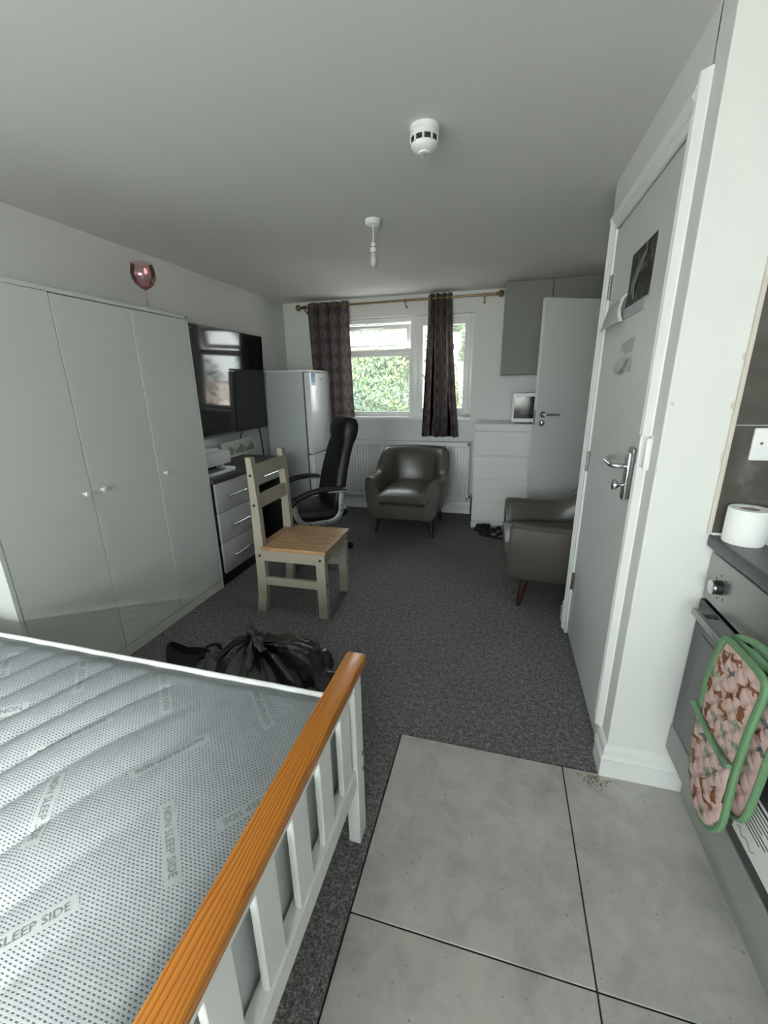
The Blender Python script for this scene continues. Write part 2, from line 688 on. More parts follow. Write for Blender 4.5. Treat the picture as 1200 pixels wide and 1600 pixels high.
# muddy scuff where the tile meets the skirting
bm = new_bm()
for k in range(46):
    cx_, cy_ = 0.405 + random.gauss(0, 0.028), 1.322 - abs(random.gauss(0, 0.020))
    a_ = random.choice((0.3, 1.1, 2.0, 2.6)) + random.uniform(-0.3, 0.3)
    l_, w_ = random.uniform(0.004, 0.016), random.uniform(0.0008, 0.0024)
    vs = []
    for q in range(8):
        e_, g_ = l_ * math.cos(q * PI / 4) * random.uniform(0.7, 1.2), w_ * math.sin(q * PI / 4) * random.uniform(0.6, 1.4)
        vs.append(bm.verts.new((cx_ + e_ * math.cos(a_) - g_ * math.sin(a_), min(1.334, cy_ + e_ * math.sin(a_) + g_ * math.cos(a_)), 0.0006 + k * 0.00001)))
    bm.faces.new(vs)
o = obj('mud_stain', bm, 'mud', fl)
o['kind'] = 'stuff'

struct('ceiling', box(new_bm(), XL - 0.1, XK + 0.1, YR - 0.1, YF + 0.2, H, H + 0.1), 'ceiling_paint')
struct('wall_left', box(new_bm(), XL - 0.1, XL, YR - 0.1, YF + 0.2, -0.02, H), 'wall_paint')
WX0, WX1, WZ0, WZ1 = -1.72, -0.30, 1.035, 2.03
bm = new_bm()
box(bm, XL, WX0, YF, YF + 0.2, -0.02, H)
box(bm, WX1, XA + 0.1, YF, YF + 0.2, -0.02, H)
box(bm, WX0, WX1, YF, YF + 0.2, -0.02, WZ0)
box(bm, WX0, WX1, YF, YF + 0.2, WZ1, H)
struct('wall_far', bm, 'wall_paint')
# right wall with the closed door in it, and the pillar face towards the kitchen
DY0, DY1, DZ = 1.500, 2.280, 2.002
bm = new_bm()
box(bm, XR, XR + 0.1, PY + 0.09, DY0, -0.02, H)
box(bm, XR, XR + 0.1, DY1, YE, -0.02, H)
box(bm, XR, XR + 0.1, DY0, DY1, DZ, H)
struct('wall_right', bm, 'wall_paint')
bm = new_bm()
box(bm, XR, XK + 0.1, PY, PY + 0.1, -0.02, H, 0.004, 2)
struct('wall_pillar', bm, 'wall_paint')
struct('wall_recess', box(new_bm(), XR + 0.1, XA + 0.1, YE - 0.1, YE, -0.02, H), 'wall_paint')
struct('wall_alcove', box(new_bm(), XA, XA + 0.1, YE, YF, -0.02, H), 'wall_paint')
struct('wall_bathroom', box(new_bm(), XA, XA + 0.1, PY + 0.1, YE - 0.1, -0.02, H), 'wall_paint')
struct('wall_kitchen', box(new_bm(), XK, XK + 0.1, YR - 0.1, PY, -0.02, H), 'wall_paint')
RX0, RX1, RZ0, RZ1 = -2.20, 0.62, 0.80, 1.98
bm = new_bm()
box(bm, XL, RX0, YR - 0.1, YR, -0.02, H)
box(bm, RX1, XK, YR - 0.1, YR, -0.02, H)
box(bm, RX0, RX1, YR - 0.1, YR, -0.02, RZ0)
box(bm, RX0, RX1, YR - 0.1, YR, RZ1, H)
struct('wall_rear', bm, 'wall_paint')


# skirting: torus profile swept along the wall. prof = (out, z)
SK = [(0, 0), (0.016, 0), (0.016, 0.072), (0.0185, 0.078), (0.0145, 0.086), (0.011, 0.092), (0.0125, 0.104), (0.010, 0.118), (0.006, 0.126), (0, 0.131)]


def skirting(name, pts, side=1):
    """pts along the wall foot, out = left of the direction of travel * side"""
    bm = new_bm()
    pts = [Vector((p[0], p[1], 0)) for p in pts]
    rings = []
    for i, p in enumerate(pts):
        ds = []
        if i:
            ds.append((p - pts[i - 1]).normalized())
        if i < len(pts) - 1:
            ds.append((pts[i + 1] - p).normalized())
        ns = [Vector((-d.y, d.x, 0)) * side for d in ds]
        nn = ns[0] if len(ns) == 1 else (ns[0] + ns[1]) / (1 + ns[0].dot(ns[1]))
        rings.append([p + nn * q[0] + Vector((0, 0, q[1])) for q in SK])
    loft(bm, rings)
    return struct(name, bm, 'white_gloss')


skirting('baseboard_far', [(XL + 0.001, YF), (XA, YF)], -1)
skirting('baseboard_left', [(XL, YR), (XL, YF)], -1)
skirting('baseboard_pillar', [(XR, 1.432), (XR, PY), (0.70, PY)], -1)
skirting('baseboard_recess', [(XR, 2.385), (XR, YE), (XA, YE)], 1)
skirting('baseboard_alcove', [(XA, YE), (XA, YF)], 1)

# ------------------------------------------------------------------ closed door in the right wall
d1 = struct_root('door_1', (XR, 1.89, 0))
bm = new_bm()
box(bm, XR + 0.002, XR + 0.042, DY0 + 0.008, DY1 - 0.012, 0.012, DZ - 0.01, 0.002, 1)
obj('door_leaf', bm, 'door_paint', d1)
bm = new_bm()
box(bm, XR + 0.004, XR + 0.1, DY1 - 0.009, DY1, 0, DZ)
box(bm, XR + 0.004, XR + 0.1, DY0, DY0 + 0.005, 0, DZ)
box(bm, XR + 0.004, XR + 0.1, DY0, DY1, DZ - 0.006, DZ)
box(bm, XR + 0.048, XR + 0.07, DY0, DY0 + 0.02, 0, DZ)
box(bm, XR + 0.048, XR + 0.07, DY1 - 0.02, DY1, 0, DZ)
obj('door_lining', bm, 'white_gloss', d1)
for zc in (1.765, 0.985, 0.325):
    bm = new_bm()
    for q in range(5):
        lathe(bm, [(0.0065, -0.009), (0.0065, 0.009)], 10, Matrix.Translation((XR - 0.004, DY1 - 0.008, zc - 0.04 + q * 0.02)))
    lathe(bm, [(0.005, -0.052), (0.005, 0.052)], 8, Matrix.Translation((XR - 0.004, DY1 - 0.008, zc)))
    box(bm, XR - 0.002, XR + 0.003, DY1 - 0.036, DY1 - 0.004, zc - 0.05, zc + 0.05)
    obj('hinge', bm, 'dark_steel', d1, True)
# handle set
bm = new_bm()
box(bm, XR - 0.010, XR + 0.003, 1.546, 1.598, 0.978, 1.152, 0.004, 2)
hp = obj('handle_plate', bm, 'dark_steel', d1, True)
bm = new_bm()
box(bm, XR - 0.020, XR - 0.008, 1.540, 1.586, 0.974, 1.138, 0.003, 2)
obj('cover_plate', bm, 'steel', hp, True)
bm = new_bm()
pts = catmull([(XR - 0.005, 1.572, 1.088), (XR - 0.045, 1.573, 1.089), (XR - 0.058, 1.585, 1.090), (XR - 0.060, 1.63, 1.090), (XR - 0.058, 1.672, 1.093), (XR - 0.040, 1.692, 1.098), (XR - 0.020, 1.697, 1.100)], 6)
tube(bm, pts, 0.0095, 12)
obj('lever', bm, 'steel', d1, True)
bm = new_bm()
lathe(bm, [(0.007, 0), (0.006, 0.018), (0.012, 0.024), (0.019, 0.032), (0.018, 0.040), (0.008, 0.043)], 18, Matrix.Translation((XR - 0.010, 1.574, 1.022)) @ Matrix.Rotation(-PI / 2, 4, 'Y'))
obj('thumb_turn', bm, 'steel', d1, True)

# architrave: thick outer edge, ridges towards the door
t1 = struct_root('trim_1', (XR, 1.89, 0))
# (offset from opening edge outwards, projection)
AR = [(-0.006, 0), (-0.006, 0.009), (0.004, 0.012), (0.008, 0.0085), (0.022, 0.0095), (0.027, 0.015), (0.034, 0.016), (0.038, 0.0125), (0.046, 0.019), (0.054, 0.023), (0.062, 0.021), (0.078, 0.004), (0.080, 0)]


def arch_piece(name, fn, s0, s1):
    bm = new_bm()
    loft(bm, [[Vector(fn(o_, pr, s)) for o_, pr in AR] for s in (s0, s1)])
    return obj(name, bm, 'white_gloss', t1)


arch_piece('jamb_moulding', lambda o_, pr, s: (XR - pr, DY1 - 0.006 + o_, s), 0.0, DZ + 0.045)
arch_piece('jamb_moulding', lambda o_, pr, s: (XR - pr, DY0 - o_ + 0.004, s), 1.205, DZ + 0.082)
arch_piece('jamb_moulding', lambda o_, pr, s: (XR - pr, DY0 - o_ + 0.004, s), 0.128, 1.112)
arch_piece('head_moulding', lambda o_, pr, s: (XR - pr, s, DZ - 0.004 + o_), DY0 - 0.022, DY1 + 0.074)
# chipped-out latch keep let into the near jamb
bm = new_bm()
box(bm, XR - 0.004, XR + 0.0, 1.405, 1.500, 1.108, 1.209)
box(bm, XR - 0.024, XR - 0.004, 1.440, 1.4500, 1.112, 1.205, 0.002, 2)
box(bm, XR - 0.020, XR - 0.002, 1.392, 1.402, 1.108, 1.203, 0.004, 2)
obj('latch_keep', bm, 'white_gloss', t1, True)
bm = new_bm()
box(bm, XR - 0.006, XR - 0.0035, 1.408, 1.435, 1.120, 1.196, 0.001, 1)
obj('keep_recess', bm, 'door_paint', t1)

# ------------------------------------------------------------------ far window
w1 = struct_root('window_1', (-1.01, 4.56, WZ0))
FY0, FY1 = 4.555, 4.615


def frame_ring(bm, x0, x1, z0, z1, wd, y0, y1, bev=0.004):
    box(bm, x0, x0 + wd, y0, y1, z0, z1, bev, 2)
    box(bm, x1 - wd, x1, y0, y1, z0, z1, bev, 2)
    box(bm, x0 + wd, x1 - wd, y0, y1, z0, z0 + wd, bev, 2)
    box(bm, x0 + wd, x1 - wd, y0, y1, z1 - wd, z1, bev, 2)


bm = new_bm()
frame_ring(bm, WX0, WX1, WZ0 - 0.005, WZ1, 0.045, FY0, FY1)
box(bm, -0.945, -0.872, FY0 - 0.004, FY1, WZ0, WZ1, 0.006, 2)
box(bm, WX0 + 0.04, -0.945, FY0 - 0.004, FY1, 1.668, 1.722, 0.006, 2)
obj('window_frame', bm, 'upvc', w1, True, 30)
bm = new_bm()
frame_ring(bm, -0.872, WX1 - 0.035, WZ0 + 0.03, WZ1 - 0.035, 0.058, FY0 - 0.014, FY1 - 0.01, 0.005)
cs = obj('casement_sash', bm, 'upvc', w1, True, 30)
bm = new_bm()
box(bm, -0.82, -0.39, FY0 + 0.02, FY0 + 0.026, WZ0 + 0.08, WZ1 - 0.085)
obj('pane', bm, 'window_glass', cs)
bm = new_bm()
lathe(bm, [(0.012, 0), (0.012, 0.02)], 12, Matrix.Translation((-0.842, FY0 - 0.014, 1.50)) @ Matrix.Rotation(PI / 2, 4, 'X'))
tube(bm, [(-0.842, FY0 - 0.036, 1.505), (-0.82, FY0 - 0.044, 1.478), (-0.785, FY0 - 0.046, 1.435), (-0.77, FY0 - 0.046, 1.40)], [0.010, 0.010, 0.009, 0.007], 8)
obj('casement_handle', bm, 'upvc', w1, True)
bm = new_bm()
frame_ring(bm, WX0 + 0.04, -0.945, WZ0 + 0.035, 1.675, 0.018, FY0 + 0.006, FY1 - 0.02, 0.003)
fb = obj('glazing_bead', bm, 'upvc', w1)
bm = new_bm()
box(bm, WX0 + 0.045, -0.95, FY0 + 0.02, FY0 + 0.026, WZ0 + 0.04, 1.67)
obj('pane', bm, 'window_glass', fb)
# top-hung vent sash, pushed open a little at the foot
tilt = Matrix.Translation((0, FY1 - 0.01, 1.975)) @ Matrix.Rotation(math.radians(14), 4, 'X') @ Matrix.Translation((0, -(FY1 - 0.01), -1.975))
bm = new_bm()
t = bmesh.new()
frame_ring(t, WX0 + 0.047, -0.952, 1.735, 1.972, 0.045, FY0 + 0.02, FY1 + 0.02, 0.005)
t.transform(tilt)
merge(bm, t)
vs_ = obj('vent_sash', bm, 'upvc', w1, True, 30)
bm = new_bm()
t = bmesh.new()
box(t, WX0 + 0.085, -0.99, FY0 + 0.045, FY0 + 0.051, 1.77, 1.935)
t.transform(tilt)
merge(bm, t)
obj('pane', bm, 'frosted_glass', vs_)
bm = new_bm()
box(bm, -1.50, -1.23, FY0 - 0.014, FY0 + 0.02, 1.932, 1.955, 0.004, 2)
obj('trickle_vent', bm, 'upvc', w1)
bm = new_bm()
tube(bm, [(-1.34, FY0 + 0.0, 1.735), (-1.33, FY0 + 0.02, 1.76), (-1.31, FY0 + 0.12, 1.765)], 0.006, 6)
obj('stay_arm', bm, 'upvc', w1)
bm = new_bm()
box(bm, WX0 - 0.02, WX1 + 0.012, YF - 0.028, FY0 + 0.002, WZ0 - 0.028, WZ0 + 0.002, 0.006, 2)
obj('window_sill', bm, 'upvc', w1)

# rear window behind the camera, the room's main daylight
w2 = struct_root('window_2', (-0.79, YR, RZ0))
bm = new_bm()
frame_ring(bm, RX0, RX1, RZ0, RZ1, 0.05, YR - 0.09, YR - 0.03)
box(bm, -0.82, -0.76, YR - 0.09, YR - 0.03, RZ0, RZ1, 0.004, 2)
obj('window_frame', bm, 'upvc', w2)
for x0, x1 in ((RX0 + 0.04, -0.815), (-0.765, RX1 - 0.04)):
    obj('pane', box(new_bm(), x0, x1, YR - 0.063, YR - 0.057, RZ0 + 0.04, RZ1 - 0.04), 'window_glass', w2)
bm = new_bm()
box(bm, RX0 - 0.02, RX1 + 0.02, YR - 0.03, YR + 0.05, RZ0 - 0.03, RZ0, 0.005, 2)
obj('window_sill', bm, 'upvc', w2)

# ------------------------------------------------------------------ splashback on the pillar face
for i in range(2):
    for j, (z0, z1) in enumerate(((0.945, 1.247), (1.250, 1.60), (1.603, 1.86))):
        bm = new_bm()
        box(bm, 0.606 + i * 0.4025, 0.606 + (i + 1) * 0.4025 - 0.0025 if i == 0 else XK, PY - 0.010, PY, z0, z1, 0.001, 1)
        obj('wall_tile', bm, 'dark_tile', bpy.data.objects['wall_pillar'])
bm = new_bm()
box(bm, 0.596, 0.606, PY - 0.012, PY, 0.94, 1.86, 0.002, 1)
obj('tile_edge_strip', bm, 'sealant', bpy.data.objects['wall_pillar'])
bm = new_bm()
tube(bm, [(0.606, PY - 0.012, 0.9425), (XK, PY - 0.012, 0.9425)], 0.004, 6)
obj('sealant_bead', bm, 'tissue', bpy.data.objects['wall_pillar'])

for k, (xx, zz, w_, h_) in enumerate(((0.452, 1.305, 0.004, 0.006), (0.4415, 1.12, 0.002, 0.010), (0.4415, 0.66, 0.0022, 0.006), (0.5925, 1.30, 0.004, 0.012), (0.594, 1.16, 0.003, 0.020), (0.593, 1.42, 0.003, 0.010))):
    bm = new_bm()
    rn_ = random.Random(k)
    vs = [bm.verts.new((xx + w_ * rn_.uniform(0.6, 1.3) * math.cos(q * PI / 5), PY - 0.0006, zz + h_ * rn_.uniform(0.6, 1.3) * math.sin(q * PI / 5))) for q in range(10)]
    bm.faces.new(vs)
    obj('paint_chip', bm, 'sealant', bpy.data.objects['wall_pillar'])

# ------------------------------------------------------------------ wardrobe
XW = -1.828
wd = thing('wardrobe', 'tall white three-door wardrobe standing along the left wall', 'wardrobe', (-2.07, 1.67, 0), world=True)
WY0, WY1, WH = 1.045, 2.302, 1.772
bm = new_bm()
box(bm, XL + 0.02, XW, WY0, WY0 + 0.018, 0, WH, 0.001, 1)
box(bm, XL + 0.02, XW, WY1 - 0.018, WY1, 0, WH, 0.001, 1)
box(bm, XL + 0.02, XW, WY0, WY1, WH - 0.018, WH, 0.001, 1)
box(bm, XL + 0.02, XL + 0.026, WY0, WY1, 0.05, WH)
box(bm, XL + 0.02, XW - 0.03, WY0 + 0.018, WY1 - 0.018, 0.055, 0.073)
box(bm, XL + 0.03, XW - 0.02, 1.470, 1.484, 0.07, WH - 0.018)
obj('carcass', bm, 'wardrobe_white', wd)
obj('plinth', box(new_bm(), XW - 0.02, XW - 0.004, WY0 + 0.018, WY1 - 0.018, 0, 0.058, 0.001, 1), 'wardrobe_white', wd)
dd_ = [(WY0 + 0.021, 1.4765, 1.436), (1.4795, 1.886, 1.525), (1.889, WY1 - 0.021, 1.928)]
for k, (y0, y1, ky) in enumerate(dd_):
    bm = new_bm()
    x1 = XW - 0.002 + (0.002 if k == 2 else 0)
    box(bm, x1 - 0.018, x1, y0, y1, 0.063, WH - 0.022 + (0.003 if k == 0 else 0), 0.0012, 1)
    d_ = obj('door', bm, 'wardrobe_white', wd)
    bm = new_bm()
    lathe(bm, [(0.006, -0.002), (0.006, 0.012), (0.011, 0.018), (0.0125, 0.026), (0.010, 0.031)], 16, Matrix.Translation((x1, ky, 0.905)) @ Matrix.Rotation(PI / 2, 4, 'Y'))
    obj('knob', bm, 'plastic_white', d_, True)

# ------------------------------------------------------------------ wine glass on the wardrobe
wg = thing('wine_glass', 'rose-tinted balloon wine glass standing on top of the white wardrobe', 'glass', (-1.93, 2.125, WH))
bm = new_bm()
prof = [(0.036, 0.0), (0.036, 0.002), (0.010, 0.006), (0.004, 0.012), (0.0035, 0.10), (0.005, 0.112), (0.022, 0.122), (0.046, 0.142), (0.058, 0.166), (0.062, 0.19), (0.059, 0.215), (0.051, 0.245)]
lathe(bm, prof[:6], 28)
obj('stem', bm, 'rose_glass', wg, True, 60)
bm = new_bm()
lathe(bm, prof[5:], 32, None, False)
obj('bowl', bm, 'rose_glass', wg, True, 60)

# ------------------------------------------------------------------ television
tv = thing('television', 'large black wall-mounted flat television reflecting the window', 'television', (-2.25, 3.065, 0.985))
bm = new_bm()
box(bm, -0.016, 0.0, -0.735, 0.735, 0, 0.835, 0.003, 1)
obj('bezel', bm, 'black_plastic', tv)
obj('screen', box(new_bm(), 0.0, 0.002, -0.727, 0.727, 0.014, 0.827), 'screen_glass', tv)
bm = new_bm()
box(bm, -0.05, -0.016, -0.4, 0.4, 0.15, 0.6, 0.01, 2)
obj('back_housing', bm, 'black_plastic', tv)
bm = new_bm()
box(bm, -0.012, 0.004, -0.30, -0.22, -0.012, 0.0, 0.002, 1)
obj('sensor', bm, 'black_plastic', tv)
tv.rotation_euler = (0, math.radians(2.0), 0)
bm = new_bm()
box(bm, XL, -2.306, 2.92, 3.2, 1.2, 1.55, 0.004, 1)
o = obj('tv_bracket', bm, 'dark_steel')
tag(o, 'dark steel wall bracket behind the black television', 'bracket')
o = obj('cable', tube(new_bm(), catmull([(-2.285, 3.43, 0.975), (-2.315, 3.43, 0.94), (-2.318, 3.425, 0.86), (-2.315, 3.42, 0.792)], 5), 0.004, 6), 'black_plastic')
tag(o, 'thin black cable down the wall behind the tree picture', 'cable')
o = obj('cable', tube(new_bm(), catmull([(-2.285, 3.70, 0.972), (-2.318, 3.76, 0.955), (-2.318, 3.79, 0.78), (-2.318, 3.80, 0.5), (-2.318, 3.80, 0.14)], 5), 0.006, 6), 'black_plastic')
tag(o, 'thicker black cable down the wall beside the fridge', 'cable')

# ------------------------------------------------------------------ dressing table / desk
dk = thing('dressing_table', 'dark grey kneehole dressing table with pale gloss drawers', 'desk', (-2.07, 2.8, 0), world=True)
DX0, DX1 = -2.305, -1.822
bm = new_bm()
box(bm, DX0, DX1 + 0.012, 2.310, 3.30, 0.752, 0.782, 0.003, 2)
obj('table_top', bm, 'desk_grey', dk)
bm = new_bm()
box(bm, DX0, DX1 - 0.018, 2.312, 2.330, 0, 0.752)
box(bm, DX0, DX1 - 0.018, 2.792, 2.810, 0, 0.752)
box(bm, DX0, DX1 - 0.004, 3.278, 3.296, 0, 0.752)
box(bm, DX0, DX0 + 0.01, 2.32, 3.29, 0.0, 0.752)
box(bm, DX0, DX1 - 0.02, 2.33, 2.79, 0.0, 0.09)
box(bm, DX0, DX1 - 0.02, 2.81, 3.278, 0.60, 0.615)
obj('carcass', bm, 'desk_black', dk)
fr = [(2.338, 2.803, 0.088, 0.312), (2.338, 2.803, 0.316, 0.532), (2.338, 2.803, 0.536, 0.742), (2.815, 3.274, 0.617, 0.742)]
for y0, y1, z0, z1 in fr:
    bm = new_bm()
    box(bm, DX1 - 0.018, DX1, y0, y1, z0, z1, 0.003, 2)
    d_ = obj('drawer', bm, 'drawer_gloss', dk, True)
    bm = new_bm()
    yc, zc = (y0 + y1) / 2 - 0.028, (z0 + z1) / 2
    tube(bm, [(DX1 + 0.03, yc - 0.11, zc), (DX1 + 0.03, yc + 0.11, zc)], 0.0065, 10)
    for s in (-1, 1):
        tube(bm, [(DX1 - 0.002, yc + s * 0.085, zc), (DX1 + 0.03, yc + s * 0.085, zc)], 0.005, 8)
    obj('handle', bm, 'steel', d_, True)

# printer on the table
pr = thing('printer', 'white inkjet printer with its paper tray out on the dressing table', 'printer', (-2.02, 2.47, 0.782), world=True)
bm = new_bm()
box(bm, -2.27, -1.955, 2.335, 2.735, 0.822, 0.915, 0.006, 2)
box(bm, -2.27, -2.02, 2.335, 2.735, 0.782, 0.822, 0.003, 1)
obj('body', bm, 'plastic_white', pr, True)
bm = new_bm()
box(bm, -2.27, -2.01, 2.35, 2.68, 0.916, 0.936, 0.005, 2)
obj('scanner_lid', bm, 'plastic_white', pr, True)
bm = new_bm()
box(bm, -2.02, -1.86, 2.340, 2.64, 0.782, 0.796, 0.003, 1)
box(bm, -2.02, -1.86, 2.630, 2.645, 0.790, 0.812, 0.003, 1)
box(bm, -1.872, -1.858, 2.340, 2.645, 0.790, 0.806, 0.003, 1)
tr_ = obj('paper_tray', bm, 'plastic_white', pr, True)
bm = new_bm()
box(bm, -2.01, -1.90, 2.38, 2.59, 0.7965, 0.7995)
obj('paper_stack', bm, 'print_grey', pr)
bm = new_bm()
box(bm, -2.019, -2.012, 2.345, 2.65, 0.797, 0.8215)
obj('outlet_slot', bm, 'black_void', pr)

# tree picture leaning on the wall
tp = thing('picture_panel', 'small panoramic canvas of grey trees leaning on the wall above the dressing table', 'picture', (-2.235, 3.28, 0.783))
bm = new_bm()
box(bm, -0.008, 0.008, -0.255, 0.255, 0, 0.135, 0.002, 1)
obj('canvas', bm, 'paper', tp)
for k in range(3):
    bm = new_bm()
    box(bm, 0.0082, 0.0092, -0.251 + k * 0.170, -0.251 + k * 0.170 + 0.160, 0.006, 0.130)
    obj('tree_panel', bm, 'tree_print', tp)
tp.rotation_euler = (0, math.radians(-15), math.radians(3))
gb = thing('desk_speaker', 'small rounded grey speaker behind the printer on the dressing table', 'speaker', (-2.25, 2.87, 0.782))
bm = new_bm()
box(bm, -0.045, 0.045, -0.05, 0.05, 0, 0.118, 0.03, 4)
obj('body', bm, 'cabinet_grey', gb, True)
bm = new_bm()
lathe(bm, [(0.03, 0), (0.03, 0.003)], 20, Matrix.Translation((0.044, 0, 0.06)) @ Matrix.Rotation(PI / 2, 4, 'Y'))
obj('grille', bm, 'seal_grey', gb)

# ------------------------------------------------------------------ fridge freezer
fg = thing('fridge_freezer', 'white upright fridge freezer in the far left corner', 'fridge', (-2.03, 4.14, 0), world=True)
GY0, GY1, GX, GH = 3.860, 4.378, -1.860, 1.518
bm = new_bm()
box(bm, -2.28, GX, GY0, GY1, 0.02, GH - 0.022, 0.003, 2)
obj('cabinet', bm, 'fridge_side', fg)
bm = new_bm()
box(bm, -2.28, GX + 0.062, GY0 - 0.003, GY1 + 0.003, GH - 0.022, GH, 0.006, 2)
obj('top_panel', bm, 'fridge_white', fg)
bm = new_bm()
box(bm, GX, GX + 0.014, GY0 + 0.008, GY1 - 0.008, 0.06, GH - 0.025)
obj('door_seal', bm, 'seal_grey', fg)
for z0, z1 in ((0.71, GH - 0.026), (0.07, 0.70)):
    bm = new_bm()
    box(bm, GX + 0.014, GX + 0.074, GY0, GY1, z0, z1, 0.009, 3)
    d_ = obj('door', bm, 'fridge_white', fg, True)
    bm = new_bm()
    zz = z0 + 0.004 if z0 > 0.5 else z1 - 0.024
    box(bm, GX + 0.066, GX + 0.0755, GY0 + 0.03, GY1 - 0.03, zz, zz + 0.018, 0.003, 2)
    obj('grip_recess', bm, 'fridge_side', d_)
    if z0 > 0.5:
        bm = new_bm()
        box(bm, GX + 0.0735, GX + 0.0745, GY0 + 0.035, GY0 + 0.135, 1.40, 1.485)
        obj('energy_sticker', bm, 'sticker_blue', d_)
        bm = new_bm()
        for q in range(3):
            box(bm, GX + 0.0735, GX + 0.075, GY0 + 0.042, GY0 + 0.128, 1.412 + q * 0.016, 1.416 + q * 0.016)
        box(bm, GX + 0.0735, GX + 0.075, GY0 + 0.035, GY0 + 0.135, 1.372, 1.398)
        obj('sticker_text', bm, 'paper', d_)
        bm = new_bm()
        box(bm, GX + 0.0735, GX + 0.075, GY0 + 0.24, GY0 + 0.30, 1.425, 1.437)
        obj('badge', bm, 'silver_paint', d_)
for yy in (GY0 + 0.06, GY1 - 0.06):
    obj('foot', box(new_bm(), GX - 0.06, GX - 0.02, yy - 0.02, yy + 0.02, 0, 0.022), 'black_plastic', fg)

# ------------------------------------------------------------------ radiator under the window
rd = thing('radiator', 'white ribbed panel radiator under the far window', 'radiator', (-0.95, 4.42, 0.17), world=True)
rx0, rx1, rz0, rz1 = -1.72, -0.285, 0.172, 0.782
bm = new_bm()
pts = []
nrib = 42
x0_, x1_ = rx0 + 0.02, rx1 - 0.02
for k in range(nrib):
    xa = x0_ + (x1_ - x0_) * k / nrib
    w_ = (x1_ - x0_) / nrib
    pts += [(xa, 0.0), (xa + w_ * 0.30, 0.0), (xa + w_ * 0.42, 0.014), (xa + w_ * 0.88, 0.014)]
pts.append((x1_, 0.0))
for z0, z1, f0, f1 in ((rz0 + 0.03, rz0 + 0.055, 0, 1), (rz0 + 0.055, rz1 - 0.06, 1, 1), (rz1 - 0.06, rz1 - 0.035, 1, 0)):
    loft(bm, [[Vector((p[0], 4.372 + 0.012 - p[1] * f0, z0)) for p in pts], [Vector((p[0], 4.372 + 0.012 - p[1] * f1, z1)) for p in pts]], closed=False)
bmesh.ops.remove_doubles(bm, verts=bm.verts[:], dist=1e-5)
obj('ribbed_panel', bm, 'radiator_white', rd, True, 35)
bm = new_bm()
box(bm, rx0, rx0 + 0.022, 4.372, 4.388, rz0, rz1, 0.004, 2)
box(bm, rx1 - 0.022, rx1, 4.372, 4.388, rz0, rz1, 0.004, 2)
box(bm, rx0, rx1, 4.372, 4.388, rz1 - 0.036, rz1, 0.004, 2)
box(bm, rx0, rx1, 4.372, 4.388, rz0, rz0 + 0.031, 0.004, 2)
box(bm, rx0, rx1, 4.385, 4.395, rz0, rz1)
obj('panel_border', bm, 'radiator_white', rd)
bm = new_bm()
box(bm, rx0 - 0.004, rx1 + 0.004, 4.380, 4.462, rz1 - 0.002, rz1 + 0.006, 0.003, 2)
obj('top_grille', bm, 'radiator_white', rd)
for xx in (rx0 - 0.003, rx1 - 0.001):
    obj('side_cover', box(new_bm(), xx, xx + 0.005, 4.385, 4.462, rz0 + 0.01, rz1), 'radiator_white', rd)
bm = new_bm()
box(bm, rx0 + 0.2, rx1 - 0.2, 4.455, YF - 0.002, 0.3, 0.7)
obj('wall_bracket', bm, 'radiator_white', rd)
bm = new_bm()
tube(bm, [(rx1 - 0.01, 4.42, 0.20), (rx1 + 0.025, 4.42, 0.20), (rx1 + 0.035, 4.42, 0.19), (rx1 + 0.035, 4.42, 0.0)], 0.008, 8)
lathe(bm, [(0.014, 0), (0.014, 0.04), (0.010, 0.05)], 10, Matrix.Translation((rx1 + 0.035, 4.42, 0.185)))
obj('valve', bm, 'dark_steel', rd, True)

# ------------------------------------------------------------------ curtain rod and curtains
ROD_Y, ROD_Z = 4.415, 2.155
cr = thing('curtain_rod', 'antique brass curtain rod with ball finials above the window', 'curtain rod', (-1.08, ROD_Y, ROD_Z), world=True)
obj('pole', tube(new_bm(), [(-2.06, ROD_Y, ROD_Z - 0.004), (-0.12, ROD_Y, ROD_Z + 0.006)], 0.0105, 14), 'brass', cr, True)
for s, xx in ((-1, -2.07), (1, -0.115)):
    bm = new_bm()
    zz = ROD_Z + (-0.004 if s < 0 else 0.006)
    lathe(bm, [(0.016, 0), (0.016, 0.012), (0.010, 0.018), (0.012, 0.024), (0.026, 0.034), (0.0315, 0.05), (0.026, 0.066), (0.012, 0.076), (0.002, 0.080)], 18, Matrix.Translation((xx, ROD_Y, zz)) @ Matrix.Rotation(s * PI / 2, 4, 'Y'))
    obj('finial', bm, 'brass', cr, True)
for xx in (-0.97, -0.215, -2.045):
    bm = new_bm()
    tube(bm, [(xx, ROD_Y, ROD_Z - 0.012), (xx, ROD_Y, ROD_Z - 0.034), (xx, ROD_Y + 0.04, ROD_Z - 0.05), (xx, YF, ROD_Z - 0.05)], 0.006, 8)
    tube(bm, [(xx - 0.012, ROD_Y, ROD_Z), (xx + 0.012, ROD_Y, ROD_Z)], 0.0165, 12)
    lathe(bm, [(0.013, 0), (0.013, 0.006)], 12, Matrix.Translation((xx, YF, ROD_Z - 0.05)) @ Matrix.Rotation(PI / 2, 4, 'X'))
    obj('bracket', bm, 'brass', cr, True)


